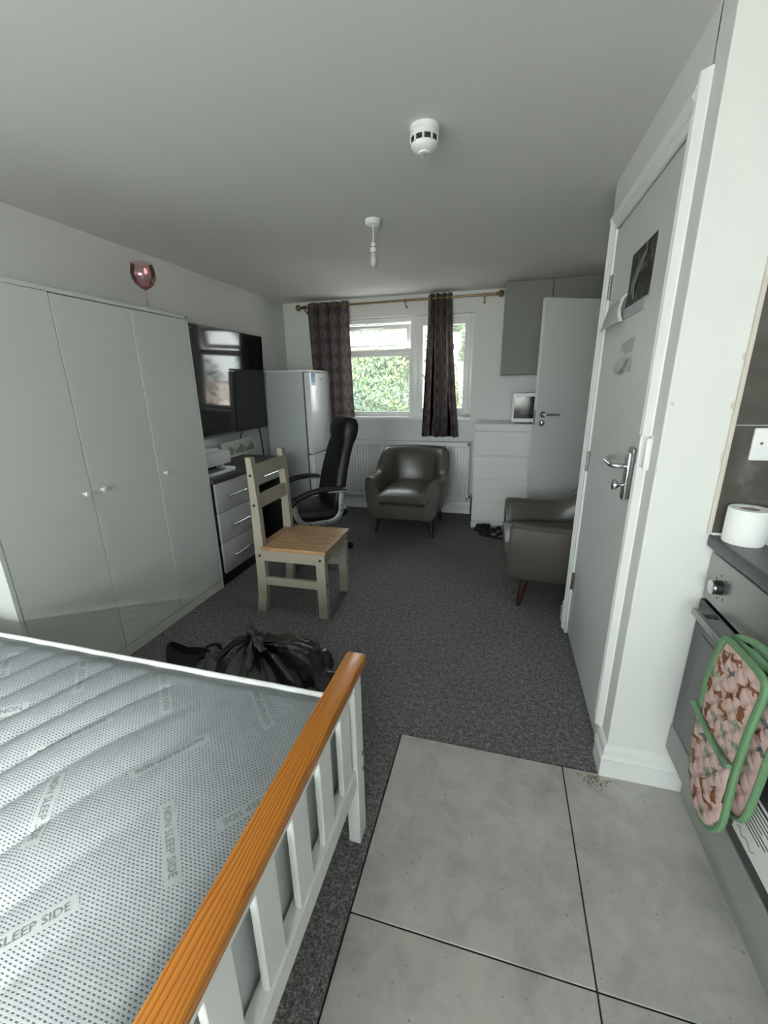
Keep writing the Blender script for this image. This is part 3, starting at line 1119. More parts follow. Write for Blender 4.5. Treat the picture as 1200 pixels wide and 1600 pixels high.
def curtain(label, xt0, xt1, xb0, xb1, ztop, zbot, folds, cloth_w, ph, amp_t=0.034, amp_b=0.05):
    root = thing('curtain', label, 'curtain', ((xt0 + xt1) / 2, ROD_Y, zbot), world=True)
    nu, nv = folds * 16, 26
    bm = bmesh.new()
    uvl = bm.loops.layers.uv.new('UVMap')
    grid = []
    for j in range(nv + 1):
        q = j / nv
        z = ztop + (zbot - ztop) * q
        x0, x1 = xt0 + (xb0 - xt0) * q ** 1.3, xt1 + (xb1 - xt1) * q ** 1.3
        am = amp_t + (amp_b - amp_t) * q
        row_ = []
        for i in range(nu + 1):
            s = i / nu
            a_ = 2 * PI * folds * s + ph
            wv = math.sin(a_) + 0.25 * math.sin(2 * a_ + 1.3 * q + ph)
            xx = x0 + (x1 - x0) * (s + 0.045 * math.sin(a_ * 0.5 + 2.1) * q + 0.018 * math.sin(a_ * 2 + 1))
            yy = ROD_Y + am * wv + 0.012 * math.sin(3.0 * q + s * 4) * q
            v_ = bm.verts.new((xx, min(yy, YF - 0.036), z))
            row_.append((v_, s * cloth_w, z))
        grid.append(row_)
    for j in range(nv):
        for i in range(nu):
            q4 = (grid[j][i], grid[j][i + 1], grid[j + 1][i + 1], grid[j + 1][i])
            fc = bm.faces.new([k[0] for k in q4])
            for lp, k in zip(fc.loops, q4):
                lp[uvl].uv = (k[1], k[2])
    bmesh.ops.solidify(bm, geom=bm.faces[:], thickness=0.003)
    obj('cloth', bm, 'curtain_cloth', root, True, 70)
    for k in range(folds * 2):
        s = (k + 0.25 - ph / PI) / (folds * 2)
        if not 0.02 < s < 0.98:
            continue
        bm = new_bm()
        cpt = Vector((xt0 + (xt1 - xt0) * s, ROD_Y, ROD_Z))
        tube(bm, [cpt + Vector((0.004 * 0, 0.021 * math.cos(a_ * PI / 8), 0.021 * math.sin(a_ * PI / 8))) for a_ in range(16)], 0.004, 6, cyclic=True)
        obj('eyelet', bm, 'brass', root, True)
    return root


curtain('mauve trellis curtain gathered at the left of the window behind the fridge', -2.03, -1.575, -2.0, -1.555, 2.190, 0.84, 4, 1.05, 0.4, 0.026, 0.020)
curtain('mauve trellis curtain bunched narrow across the right half of the window', -0.745, -0.515, -0.805, -0.42, 2.196, 0.84, 4, 0.95, 1.1, 0.034, 0.055)

# crumpled rag on the sill
rg = new_bm()
bmesh.ops.create_icosphere(rg, subdivisions=3, radius=1.0)
for v in rg.verts:
    n_ = noise.noise(v.co * 2.2) * 0.35
    v.co = Vector((-0.345 + v.co.x * 0.062 * (1 + n_), 4.492 + v.co.y * 0.03 * (1 + n_), 1.038 + max(v.co.z, -0.05) * 0.024 * (1 + n_)))
o = obj('crumpled_rag', rg, 'rag_cloth', None, True)
tag(o, 'small crumpled off-white rag on the right end of the window sill', 'rag')

# ------------------------------------------------------------------ chest of drawers and microwave
ch = thing('chest_of_drawers', 'tall white chest of four wide drawers beside the radiator', 'chest of drawers', (0.175, 4.23, 0), world=True)
CX0, CX1, CY0, CY1, CH = -0.218, 0.58, 4.01, 4.465, 1.010
bm = new_bm()
box(bm, CX0 + 0.002, CX1 - 0.002, CY0 + 0.02, CY1, 0, 0.98)
obj('carcass', bm, 'chest_white', ch)
obj('top', box(new_bm(), CX0 - 0.004, CX1, CY0 - 0.008, CY1, 0.978, CH, 0.002, 1), 'chest_white', ch)
obj('plinth', box(new_bm(), CX0, CX1, CY0 + 0.004, CY0 + 0.02, 0, 0.066, 0.001, 1), 'chest_white', ch)
zs = [0.072, 0.288, 0.512, 0.736, 0.966]
for k in range(4):
    bm = new_bm()
    y_ = CY0
    z0, z1 = zs[k], zs[k + 1] - 0.015
    prism(bm, [(y_ + 0.002, z0), (y_ + 0.02, z0), (y_ + 0.02, z1), (y_ + 0.010, z1), (y_, z1 - 0.016)], lambda a_, b_, d: (d, a_, b_), CX0 + 0.002, CX1 - 0.002)
    obj('drawer', bm, 'chest_white', ch)

mw = thing('microwave', 'white microwave with black glass door on the white chest of drawers', 'microwave', (0.31, 4.24, CH), world=True)
mx0, mx1, my0, mz0, mz1 = 0.100, 0.56, 4.085, CH + 0.012, CH + 0.268
bm = new_bm()
box(bm, mx0, mx1, my0 + 0.015, 4.40, mz0, mz1, 0.008, 2)
obj('case', bm, 'plastic_white', mw, True)
obj('front_panel', box(new_bm(), mx0, mx1, my0, my0 + 0.016, mz0, mz1, 0.004, 2), 'plastic_white', mw)
bm = new_bm()
box(bm, mx0 + 0.016, mx1 - 0.11, my0 - 0.004, my0 + 0.004, mz0 + 0.034, mz1 - 0.03, 0.002, 1)
d_ = obj('glass_door', bm, 'oven_glass', mw)
obj('door_window', box(new_bm(), mx0 + 0.07, mx1 - 0.17, my0 - 0.0055, my0 - 0.003, mz0 + 0.07, mz1 - 0.065), 'oven_window', d_)
bm = new_bm()
box(bm, mx0 + 0.03, mx0 + 0.08, my0 - 0.0055, my0 - 0.003, mz1 - 0.048, mz1 - 0.043)
obj('badge', bm, 'silver_paint', d_)
bm = new_bm()
lathe(bm, [(0.02, 0), (0.018, 0.016)], 16, Matrix.Translation((mx1 - 0.05, my0, mz0 + 0.1)) @ Matrix.Rotation(PI / 2, 4, 'X'))
obj('dial', bm, 'plastic_white', mw, True)
for xx in (mx0 + 0.05, mx1 - 0.05):
    for yy in (my0 + 0.06, 4.36):
        obj('foot', box(new_bm(), xx - 0.012, xx + 0.012, yy - 0.012, yy + 0.012, CH, mz0 + 0.004), 'black_plastic', mw)

# ------------------------------------------------------------------ grey wall cabinets, far right
for k, (x0, x1, lab) in enumerate(((-0.027, 0.366, 'plain grey wall cabinet next to the window, left one of the row'), (0.369, 0.765, 'grey wall cabinet half hidden above the open door'), (0.768, 1.015, 'grey wall cabinet in the far right corner by the recess wall'))):
    cb = thing('wall_cabinet', lab, 'cabinet', ((x0 + x1) / 2, 4.34, 1.44), group='grey wall cabinets', world=True)
    obj('carcass', box(new_bm(), x0, x1, 4.22, YF, 1.44, H - 0.004), 'cabinet_grey', cb)
    obj('door', box(new_bm(), x0 + 0.001, x1 - 0.001, 4.20, 4.219, 1.442, H - 0.006, 0.0015, 1), 'cabinet_grey', cb)

# ------------------------------------------------------------------ open door at far right
hx, hy = 0.925, 4.085
ex, ey = 0.262, 3.742
ang = math.atan2(ey - hy, ex - hx)
L = math.hypot(ex - hx, ey - hy)
d2 = bpy.data.objects.new('door_2', None)
COL.objects.link(d2)
d2['kind'] = 'structure'
d2.location = (hx, hy, 0)
d2.rotation_euler = (0, 0, ang)
bm = new_bm()
box(bm, 0.0, L, 0.0, 0.040, 0.012, 1.985, 0.002, 1)
lf = obj('door_leaf', bm, 'door_paint', d2)
bm = new_bm()
lathe(bm, [(0.026, 0), (0.026, 0.006), (0.011, 0.009), (0.010, 0.045)], 20, Matrix.Translation((L - 0.058, 0.040, 1.115)) @ Matrix.Rotation(-PI / 2, 4, 'X'))
tube(bm, [(L - 0.058, 0.085, 1.115), (L - 0.075, 0.090, 1.115), (L - 0.175, 0.088, 1.112), (L - 0.185, 0.080, 1.112)], 0.0095, 10)
obj('handle', bm, 'steel', lf, True)
bm = new_bm()
lathe(bm, [(0.026, 0), (0.026, 0.006), (0.02, 0.008)], 20, Matrix.Translation((L - 0.055, 0.040, 1.045)) @ Matrix.Rotation(-PI / 2, 4, 'X'))
box(bm, L - 0.058, L - 0.052, 0.046, 0.056, 1.03, 1.06, 0.001, 1)
obj('escutcheon', bm, 'steel', lf, True)
bm = new_bm()
box(bm, L - 0.002, L + 0.002, 0.009, 0.031, 1.03, 1.15)
box(bm, L - 0.002, L + 0.010, 0.014, 0.026, 1.105, 1.125, 0.003, 1)
lathe(bm, [(0.010, 0), (0.010, 0.003)], 12, Matrix.Translation((L, 0.02, 1.045)) @ Matrix.Rotation(PI / 2, 4, 'Y'))
obj('latch_plate', bm, 'dark_steel', lf)
for zc in (0.25, 1.0, 1.75):
    bm = new_bm()
    lathe(bm, [(0.007, -0.05), (0.007, 0.05)], 10, Matrix.Translation((-0.008, -0.004, zc)))
    box(bm, -0.008, 0.03, -0.002, 0.001, zc - 0.05, zc + 0.05)
    obj('hinge', bm, 'dark_steel', d2)
bm = new_bm()
box(bm, 0.935, XA, 4.09, 4.16, 0, 2.05, 0.004, 1)
struct('trim_2', bm, 'white_gloss')

# ------------------------------------------------------------------ armchairs


def smoothstep(a_, b_, t):
    t = max(0, min(1, (t - a_) / (b_ - a_)))
    return t * t * (3 - 2 * t)


def armchair(label, loc, rotz):
    r = thing('armchair', label, 'armchair', loc, rotz, 'taupe leather tub armchairs')
    # plan of the shell's middle line, front left arm -> back -> front right arm
    path = catmull([(-0.272, -0.345, 0), (-0.286, -0.20, 0), (-0.292, -0.03, 0), (-0.282, 0.14, 0), (-0.232, 0.272, 0), (-0.12, 0.318, 0), (0, 0.326, 0), (0.12, 0.318, 0), (0.232, 0.272, 0), (0.282, 0.14, 0), (0.292, -0.03, 0), (0.286, -0.20, 0), (0.272, -0.345, 0)], 5)
    rings = []
    n = len(path)
    for i, p in enumerate(path):
        t = (path[min(i + 1, n - 1)] - path[max(i - 1, 0)]).normalized()
        out = Vector((-t.y, t.x, 0))
        if out.dot(Vector((p.x, p.y - 0.0, 0))) < 0:
            out = -out
        b_ = smoothstep(-0.02, 0.27, p.y)
        top = 0.545 + 0.215 * b_ + 0.012 * smoothstep(-0.1, -0.34, p.y)
        lean_top = 0.035 + 0.040 * b_ * (1 - 0.75 * min(1, abs(p.x) / 0.26))
        th = 0.056 + 0.006 * b_
        ring = []
        for zf, off, base in ((0.17, -0.062, 0), (0.19, -0.012, 0), (0.25, 0.020, 0), (0.34, 0.036, 0), (0.46, 0.046, 0)):
            ring.append(p + out * (off + th * 0.45) + Vector((0, 0, zf)))
        ring.append(p + out * (lean_top + th * 0.62) + Vector((0, 0, top - 0.055)))
        ring.append(p + out * (lean_top + th * 0.60) + Vector((0, 0, top - 0.018)))
        ring.append(p + out * (lean_top + th * 0.25) + Vector((0, 0, top)))
        ring.append(p + out * (lean_top - th * 0.45) + Vector((0, 0, top - 0.004)))
        ring.append(p + out * (lean_top - th * 0.95) + Vector((0, 0, top - 0.028)))
        ring.append(p + out * (lean_top * 0.7 - th * 1.15) + Vector((0, 0, top - 0.09)))
        ring.append(p + out * (-th * 1.1) + Vector((0, 0, 0.40)))
        ring.append(p + out * (-th * 1.05) + Vector((0, 0, 0.30)))
        ring.append(p + out * (-th * 1.3) + Vector((0, 0, 0.17)))
        rings.append(ring)
    bm = new_bm()
    # rounded arm fronts: shrink the end rings a little
    for end, nxt in ((0, 1), (-1, -2)):
        ring = rings[end]
        cen = sum(ring, Vector()) / len(ring)
        e1 = [cen + (q - cen) * 0.93 + Vector((0, -0.016, 0)) for q in ring]
        if end == 0:
            rings.insert(0, e1)
        else:
            rings.append(e1)
    loft(bm, rings)
    obj('shell', bm, 'taupe_leather', r, True, 38)
    for end in (1, -2):
        bm = new_bm()
        ring = rings[end]
        tube(bm, [q + Vector((0, -0.004, 0)) for q in ring], 0.0045, 6, cyclic=True)
        obj('piping', bm, 'taupe_leather', r, True)
    bm = new_bm()
    rb = []
    for zf, sx, y0, y1 in ((0.165, 0.215, -0.30, 0.27), (0.175, 0.232, -0.335, 0.29), (0.22, 0.252, -0.350, 0.30), (0.30, 0.256, -0.352, 0.30), (0.308, 0.25, -0.34, 0.30)):
        rb.append([Vector((-sx, y0, zf)), Vector((0, y0 - 0.006, zf)), Vector((sx, y0, zf)), Vector((sx, y1, zf)), Vector((-sx, y1, zf))])
    loft(bm, rb)
    obj('seat_base', bm, 'taupe_leather', r, True, 50)
    bm = new_bm()
    t = bmesh.new()
    nx, ny = 18, 18

    def cz(u, v):
        e = (1 - abs(u) ** 5) * (1 - abs(v) ** 5)
        return e
    top_, bot_ = [], []
    for j in range(ny + 1):
        for i in range(nx + 1):
            u, v = -1 + 2 * i / nx, -1 + 2 * j / ny
            e = cz(u, v)
            wx = 0.238 - 0.012 * (v > 0) * v
            top_.append(t.verts.new((u * wx, -0.045 + v * 0.335, 0.395 + 0.042 * e + 0.012 * (1 - u * u))))
            bot_.append(t.verts.new((u * wx, -0.045 + v * 0.335, 0.345 - 0.036 * e ** 0.5)))
    W_ = nx + 1
    for j in range(ny):
        for i in range(nx):
            a0 = j * W_ + i
            t.faces.new((top_[a0], top_[a0 + 1], top_[a0 + W_ + 1], top_[a0 + W_]))
            t.faces.new((bot_[a0 + W_], bot_[a0 + W_ + 1], bot_[a0 + 1], bot_[a0]))
    edge = [i for i in range(W_)] + [j * W_ + nx for j in range(1, ny + 1)] + [ny * W_ + i for i in range(nx - 1, -1, -1)] + [j * W_ for j in range(ny - 1, 0, -1)]
    for k in range(len(edge)):
        a0, b0 = edge[k], edge[(k + 1) % len(edge)]
        t.faces.new((top_[b0], top_[a0], bot_[a0], bot_[b0]))
    merge(bm, t)
    cu = obj('seat_cushion', bm, 'taupe_leather', r, True, 60)
    for sx, sy in ((-1, -1), (1, -1), (-1, 1), (1, 1)):
        bm = new_bm()
        x_, y_ = sx * 0.272, (-0.27 if sy < 0 else 0.24)
        tube(bm, [(x_ * 0.90, y_ * 0.92, 0.176), (x_, y_ * 1.03, 0.0)], [0.024, 0.0145], 12)
        obj('leg', bm, 'red_wood', r, True)
    return r


ac = armchair('taupe leather tub armchair standing in front of the radiator', (-0.812, 3.922, 0), math.radians(-1))
dup(ac, (0.452, 2.812, 0), math.radians(-88), 'taupe leather tub armchair seen from its side, partly behind the closed door frame')

# ------------------------------------------------------------------ wooden dining chair
wc = thing('dining_chair', 'grey-painted wooden ladder-back dining chair with a waxed pine seat', 'chair', (-1.165, 2.278, 0), math.radians(91))
# local: front towards -y, x to the side; seat 0.42 x 0.43


def post(bm, x, pts, w, d):
    for (y0, z0), (y1, z1) in zip(pts, pts[1:]):
        pass
    rings = []
    for y, z in pts:
        k = 1 - 0.38 * max(0, (z - 0.45) / 0.53)
        rings.append([Vector((x - w / 2, y - d * k / 2, z)), Vector((x + w / 2, y - d * k / 2, z)), Vector((x + w / 2, y + d * k / 2, z)), Vector((x - w / 2, y + d * k / 2, z))])
    loft(bm, rings)


for sx in (-1, 1):
    bm = new_bm()
    post(bm, sx * 0.187, [(0.225, 0), (0.208, 0.10), (0.199, 0.22), (0.197, 0.44), (0.197, 0.55), (0.198, 0.72), (0.203, 0.90), (0.207, 0.975), (0.207, 0.982)], 0.042, 0.058)
    o = obj('leg', bm, 'chair_paint', wc)
    for zz, yy in ((0.385, 0.198), (0.70, 0.199), (0.878, 0.203)):
        obj('stud', lathe(new_bm(), [(0.0085, 0), (0.0075, 0.004)], 12, Matrix.Translation((sx * 0.208, yy, zz)) @ Matrix.Rotation(sx * PI / 2, 4, 'Y')), 'black_plastic', o)
    bm = new_bm()
    post(bm, sx * 0.184, [(-0.195, 0), (-0.195, 0.424)], 0.046, 0.056)
    o = obj('leg', bm, 'chair_paint', wc)
    obj('stud', lathe(new_bm(), [(0.0085, 0), (0.0075, 0.004)], 12, Matrix.Translation((sx * 0.207, -0.195, 0.385)) @ Matrix.Rotation(sx * PI / 2, 4, 'Y')), 'black_plastic', o)
    for zz in (0.385, 0.215):
        obj('stud', lathe(new_bm(), [(0.0085, 0), (0.0075, 0.004)], 12, Matrix.Translation((sx * 0.184, -0.223, zz)) @ Matrix.Rotation(PI / 2, 4, 'X')), 'black_plastic', o)
bm = new_bm()
box(bm, -0.218, 0.218, -0.235, 0.18, 0.424, 0.446, 0.003, 2)
box(bm, -0.166, 0.166, 0.17, 0.215, 0.424, 0.446, 0.003, 2)
obj('seat', bm, 'pine_waxed', wc)
for nm, b_ in (('apron', (-0.162, 0.162, -0.218, -0.196, 0.352, 0.424)), ('apron', (-0.162, 0.162, 0.195, 0.215, 0.352, 0.424)), ('apron', (-0.206, -0.184, -0.168, 0.178, 0.352, 0.424)), ('apron', (0.184, 0.206, -0.168, 0.178, 0.352, 0.424)), ('stretcher', (-0.203, -0.181, -0.168, 0.178, 0.19, 0.242)), ('stretcher', (0.181, 0.203, -0.168, 0.178, 0.19, 0.242))):
    obj(nm, box(new_bm(), *b_, 0.002, 1), 'chair_paint', wc)
for z0, yc in ((0.675, 0.192), (0.856, 0.194)):
    bm = new_bm()
    prism(bm, [(yc - 0.012, z0), (yc + 0.010, z0), (yc + 0.012, z0 + 0.080), (yc - 0.010, z0 + 0.080)], lambda a_, b_, d: (d, a_, b_), -0.166, 0.166)
    obj('back_slat', bm, 'chair_paint', wc)

# ------------------------------------------------------------------ office chair
oc = thing('office_chair', 'black high-back leather office chair with silver looped arms at the dressing table', 'chair', (-1.43, 2.985, 0), math.atan2(-0.62, -0.78) + PI / 2)


def pad_ring(c, right, nrm, w, d, k=22, e=0.5):
    out_ = []
    for i in range(k):
        a_ = 2 * PI * i / k
        ca, sa = math.cos(a_), math.sin(a_)
        out_.append(c + right * (w * math.copysign(abs(ca) ** e, ca)) + nrm * (d * math.copysign(abs(sa) ** e, sa)))
    return out_


X_ = Vector((1, 0, 0))
sp = [(0.150, 0.40, 0.17, 0.035), (0.152, 0.44, 0.225, 0.055), (0.165, 0.52, 0.242, 0.058), (0.182, 0.62, 0.240, 0.056), (0.208, 0.74, 0.226, 0.054), (0.242, 0.86, 0.212, 0.052), (0.272, 0.945, 0.202, 0.052), (0.282, 0.965, 0.200, 0.054), (0.284, 0.985, 0.203, 0.066), (0.297, 1.04, 0.203, 0.072), (0.309, 1.09, 0.198, 0.066), (0.317, 1.122, 0.180, 0.048), (0.320, 1.136, 0.150, 0.022)]
bm = new_bm()
rings = []
for i, (yy, zz, w_, d_) in enumerate(sp):
    p0, p1 = sp[max(i - 1, 0)], sp[min(i + 1, len(sp) - 1)]
    t = Vector((0, p1[0] - p0[0], p1[1] - p0[1])).normalized()
    nn = X_.cross(t).normalized()
    rings.append(pad_ring(Vector((0, yy, zz)), X_, nn, w_, d_))
loft(bm, rings)
obj('backrest', bm, 'black_leather', oc, True, 45)
bm = new_bm()
rings = []
for yy, w_, h_ in ((-0.262, 0.19, 0.018), (-0.255, 0.225, 0.042), (-0.22, 0.245, 0.054), (-0.1, 0.25, 0.056), (0.1, 0.245, 0.054), (0.2, 0.225, 0.05), (0.235, 0.2, 0.03)):
    rings.append(pad_ring(Vector((0, yy, 0.425 - 0.01 * (yy > 0))), X_, Vector((0, 0, 1)), w_, h_))
loft(bm, rings)
obj('seat', bm, 'black_leather', oc, True, 45)
for sx in (-1, 1):
    bm = new_bm()
    pts = catmull([(sx * 0.275, -0.215, 0.520), (sx * 0.282, -0.17, 0.575), (sx * 0.285, -0.07, 0.615), (sx * 0.285, 0.05, 0.628), (sx * 0.282, 0.15, 0.622), (sx * 0.276, 0.20, 0.614)], 5)
    k = len(pts)
    tube(bm, pts, [0.012 + 0.010 * math.sin(PI * min(1, 1.15 * i / (k - 1))) for i in range(k)], 12, ry=0.026, up=(0, 0, 1))
    ar = obj('armrest', bm, 'black_plastic', oc, True)
    bm = new_bm()
    pts = catmull([(sx * 0.276, -0.195, 0.525), (sx * 0.272, -0.175, 0.43), (sx * 0.268, -0.12, 0.375), (sx * 0.268, 0.0, 0.368), (sx * 0.268, 0.10, 0.378), (sx * 0.272, 0.155, 0.43), (sx * 0.278, 0.165, 0.52), (sx * 0.280, 0.175, 0.606)], 6)
    tube(bm, pts, 0.008, 10, ry=0.021, up=(sx, 0, 0))
    pts = catmull([(sx * 0.280, 0.06, 0.612), (sx * 0.282, 0.14, 0.606), (sx * 0.279, 0.21, 0.604)], 5)
    tube(bm, pts, [0.012] * len(pts), 8, ry=0.022, up=(0, 0, 1))
    obj('arm_loop', bm, 'silver_paint', ar, True)
    bm = new_bm()
    for zz in (0.455, 0.495):
        lathe(bm, [(0.006, 0), (0.006, 0.003)], 10, Matrix.Translation((sx * 0.287, 0.163, zz)) @ Matrix.Rotation(sx * PI / 2, 4, 'Y'))
    for yy in (-0.08, 0.04):
        lathe(bm, [(0.006, 0), (0.006, 0.003)], 10, Matrix.Translation((sx * 0.276, yy, 0.371)) @ Matrix.Rotation(sx * PI / 2, 4, 'Y'))
    obj('bolt', bm, 'black_plastic', ar)
    bm = new_bm()
    box(bm, min(sx * 0.15, sx * 0.268), max(sx * 0.15, sx * 0.268), -0.08, 0.06, 0.362, 0.378)
    obj('arm_bracket', bm, 'black_plastic', oc)
bm = new_bm()
lathe(bm, [(0.03, 0.06), (0.034, 0.12), (0.03, 0.13), (0.03, 0.22), (0.022, 0.23), (0.016, 0.35), (0.05, 0.355), (0.05, 0.37)], 18)
obj('gas_lift', bm, 'black_plastic', oc, True)
bm = new_bm()
box(bm, -0.12, 0.12, -0.14, 0.14, 0.352, 0.376, 0.006, 2)
box(bm, -0.03, 0.03, 0.10, 0.26, 0.352, 0.372, 0.006, 2)
tube(bm, [(0.1, 0.05, 0.36), (0.22, 0.08, 0.355), (0.26, 0.09, 0.35)], 0.008, 8)
obj('tilt_mechanism', bm, 'black_plastic', oc)
phi = [math.radians(q) for q in (27, 99, 171, 243, 315)]
for q in phi:
    bm = new_bm()
    dv = Vector((math.cos(q), math.sin(q), 0))
    tube(bm, [dv * 0.02 + Vector((0, 0, 0.095)), dv * 0.16 + Vector((0, 0, 0.088)), dv * 0.31 + Vector((0, 0, 0.068))], [0.02, 0.018, 0.013], 10, ry=0.024, up=(0, 0, 1))
    lg = obj('base_leg', bm, 'silver_paint', oc, True)
    bm = new_bm()
    sd = Vector((-dv.y, dv.x, 0))
    for s in (-1, 1):
        mtx = Matrix.Translation(dv * 0.325 + sd * (s * 0.017) + Vector((0, 0, 0.028))) @ Matrix.Rotation(q, 4, 'Z') @ Matrix.Rotation(PI / 2, 4, 'X')
        lathe(bm, [(0.02, -0.009), (0.028, -0.006), (0.028, 0.006), (0.02, 0.009)], 16, mtx)
    tube(bm, [dv * 0.31 + Vector((0, 0, 0.03)), dv * 0.31 + Vector((0, 0, 0.07))], 0.008, 8)
    mtx = Matrix.Translation(dv * 0.315 + Vector((0, 0, 0.042))) @ Matrix.Rotation(q, 4, 'Z')
    box(bm, -0.022, 0.022, -0.012, 0.012, -0.006, 0.018, 0.005, 2, mtx)
    obj('caster', bm, 'black_plastic', lg, True)

# ------------------------------------------------------------------ sandals by the chest


def sandal(label, loc, rotz):
    r = thing('sandal', label, 'sandal', loc, rotz, 'black sandals by the chest')
    outl = [(0, -0.125), (0.035, -0.115), (0.046, -0.07), (0.042, 0.0), (0.036, 0.06), (0.034, 0.105), (0.018, 0.128), (0, 0.131), (-0.018, 0.128), (-0.033, 0.105), (-0.034, 0.06), (-0.036, 0.0), (-0.045, -0.07), (-0.034, -0.115)]
    outl = [(p.x, p.y) for p in catmull([(a_, b_, 0) for a_, b_ in outl], 3, True)]
    bm = new_bm()
    prism(bm, outl, lambda a_, b_, d: (a_, b_, d), 0, 0.026)
    obj('sole', bm, 'black_plastic', r)
    bm = new_bm()
    prism(bm, [(a_ * 0.86, b_ * 0.92) for a_, b_ in outl], lambda a_, b_, d: (a_, b_, d), 0.026, 0.029)
    obj('insole', bm, 'insole', r)
    for y0, y1, hh in ((-0.108, -0.052, 0.050), (-0.044, 0.015, 0.064)):
        bm = new_bm()
        rr = []
        for q in range(11):
            a_ = PI * q / 10
            rr.append([Vector((0.046 * math.cos(a_), y0, 0.018 + hh * math.sin(a_) * 0.9)), Vector((0.044 * math.cos(a_), y1, 0.018 + hh * math.sin(a_))), Vector((0.040 * math.cos(a_), y1, 0.018 + (hh - 0.006) * math.sin(a_))), Vector((0.042 * math.cos(a_), y0, 0.018 + (hh - 0.006) * math.sin(a_) * 0.9))])
        loft(bm, rr)
        obj('strap', bm, 'black_fabric', r, True)
    bm = new_bm()
    pts = catmull([(-0.036, 0.06, 0.02), (-0.034, 0.10, 0.055), (0, 0.135, 0.06), (0.034, 0.10, 0.055), (0.036, 0.06, 0.02)], 5)
    tube(bm, pts, 0.003, 8, ry=0.012, up=(1, 0, 0))
    obj('heel_strap', bm, 'black_fabric', r, True)
    return r


sn = sandal('black strappy sandal showing its insole on the carpet, nearer the armchair', (-0.01, 3.795, 0), math.radians(-118))
dup(sn, (-0.055, 3.91, 0), math.radians(-112), 'black strappy sandal lying close against the chest plinth', None)

# ------------------------------------------------------------------ ceiling fittings
sm = thing('smoke_detector', 'white domed smoke detector on the ceiling', 'smoke detector', (-0.316, 1.745, H))
bm = new_bm()
lathe(bm, [(0.050, 0.0), (0.051, -0.004), (0.051, -0.016), (0.049, -0.018)], 36)
obj('base', bm, 'plastic_white', sm, True, 30)
bm = new_bm()
lathe(bm, [(0.049, -0.017), (0.050, -0.020), (0.049, -0.030), (0.046, -0.034), (0.046, -0.048), (0.046, -0.052), (0.040, -0.064), (0.030, -0.071), (0.022, -0.073), (0.021, -0.078), (0.010, -0.080), (0.001, -0.080)], 40)
dm = obj('dome', bm, 'plastic_white', sm, True, 30)
for k in range(10):
    q = 2 * PI * k / 10 + 0.1
    bm = new_bm()
    mtx = Matrix.Rotation(q, 4, 'Z') @ Matrix.Translation((0.0455, 0, -0.042)) @ Matrix.Rotation(math.radians(6), 4, 'Y')
    box(bm, -0.001, 0.0015, -0.0105, 0.0105, -0.0075, 0.0075, 0.0, 1, mtx)
    obj('vent', bm, 'black_plastic', dm)
    bm = new_bm()
    mtx = Matrix.Rotation(q + PI / 10, 4, 'Z') @ Matrix.Translation((0.046, 0, -0.042))
    box(bm, -0.002, 0.0045, -0.0032, 0.0032, -0.010, 0.010, 0.001, 1, mtx)
    obj('rib', bm, 'plastic_white', dm)
bm = new_bm()
box(bm, -0.004, 0.006, -0.010, -0.002, -0.0825, -0.079)
obj('test_button', bm, 'cabinet_grey', sm)

pl = thing('pendant_lamp', 'bare unlit bulb hanging on a short white pendant from the ceiling', 'lamp', (-0.727, 2.495, H))
bm = new_bm()
lathe(bm, [(0.040, 0), (0.041, -0.006), (0.040, -0.020), (0.034, -0.026), (0.010, -0.030), (0.006, -0.036)], 28)
obj('ceiling_rose', bm, 'plastic_white', pl, True, 35)
obj('flex', tube(new_bm(), [(0, 0, -0.03), (0.001, 0, -0.08), (0, 0, -0.112)], 0.0032, 8), 'plastic_white', pl, True)
bm = new_bm()
lathe(bm, [(0.006, -0.106), (0.012, -0.112), (0.0135, -0.128), (0.0165, -0.131), (0.0165, -0.158), (0.015, -0.160)], 20)
lh = obj('lamp_holder', bm, 'plastic_white', pl, True, 35)
bm = new_bm()
for zz in (-0.131, -0.157):
    lathe(bm, [(0.0172, zz - 0.002), (0.0172, zz + 0.001)], 20)
obj('shade_ring', bm, 'seal_grey', lh)
bm = new_bm()
lathe(bm, [(0.011, -0.158), (0.0125, -0.166), (0.016, -0.178), (0.0195, -0.193), (0.0205, -0.206), (0.018, -0.218), (0.011, -0.227), (0.001, -0.230)], 24)
obj('bulb', bm, 'bulb_glass', pl, True)

# ------------------------------------------------------------------ things stuck on the closed door
ps = thing('poster', 'dark photographic poster taped to the closed door', 'poster', (XR - 0.002, 1.892, 1.745), world=True)
bm = new_bm()
nn_ = 8
grid = [[Vector((XR + 0.0008 - 0.004 * smoothstep(0.75, 1, j / nn_), 1.757 + 0.284 * i / nn_, 1.838 - 0.19 * j / nn_ - 0.004 * (i / nn_))) for i in range(nn_ + 1)] for j in range(nn_ + 1)]
loft(bm, [r_ + [q + Vector((0.0007, 0, 0)) for q in reversed(r_)] for r_ in grid])
a = Mat('poster_print', rough=0.6, spec=0.25)
x, y, z = a.xyz()
n1 = a.noise(30, 5, 0.7, stretch=(1, 1, 0.5))
n2 = a.noise(60, 3, 0.6)
a.color(a.ramp(n1 * 0.7 + n2 * 0.3, [(0.40, (0.012, 0.012, 0.012)), (0.54, (0.038, 0.037, 0.033)), (0.66, (0.22, 0.22, 0.205))]))
M['poster_print'] = a.m
sh = obj('sheet', bm, 'poster_print', ps)
bm = new_bm()
prism(bm, [(1.988, 1.705), (1.945, 1.764), (1.885, 1.798), (1.842, 1.806), (1.850, 1.786), (1.900, 1.750), (1.952, 1.700), (1.974, 1.682)], lambda a_, b_, d: (d, a_, b_), XR - 0.0035, XR - 0.0015)
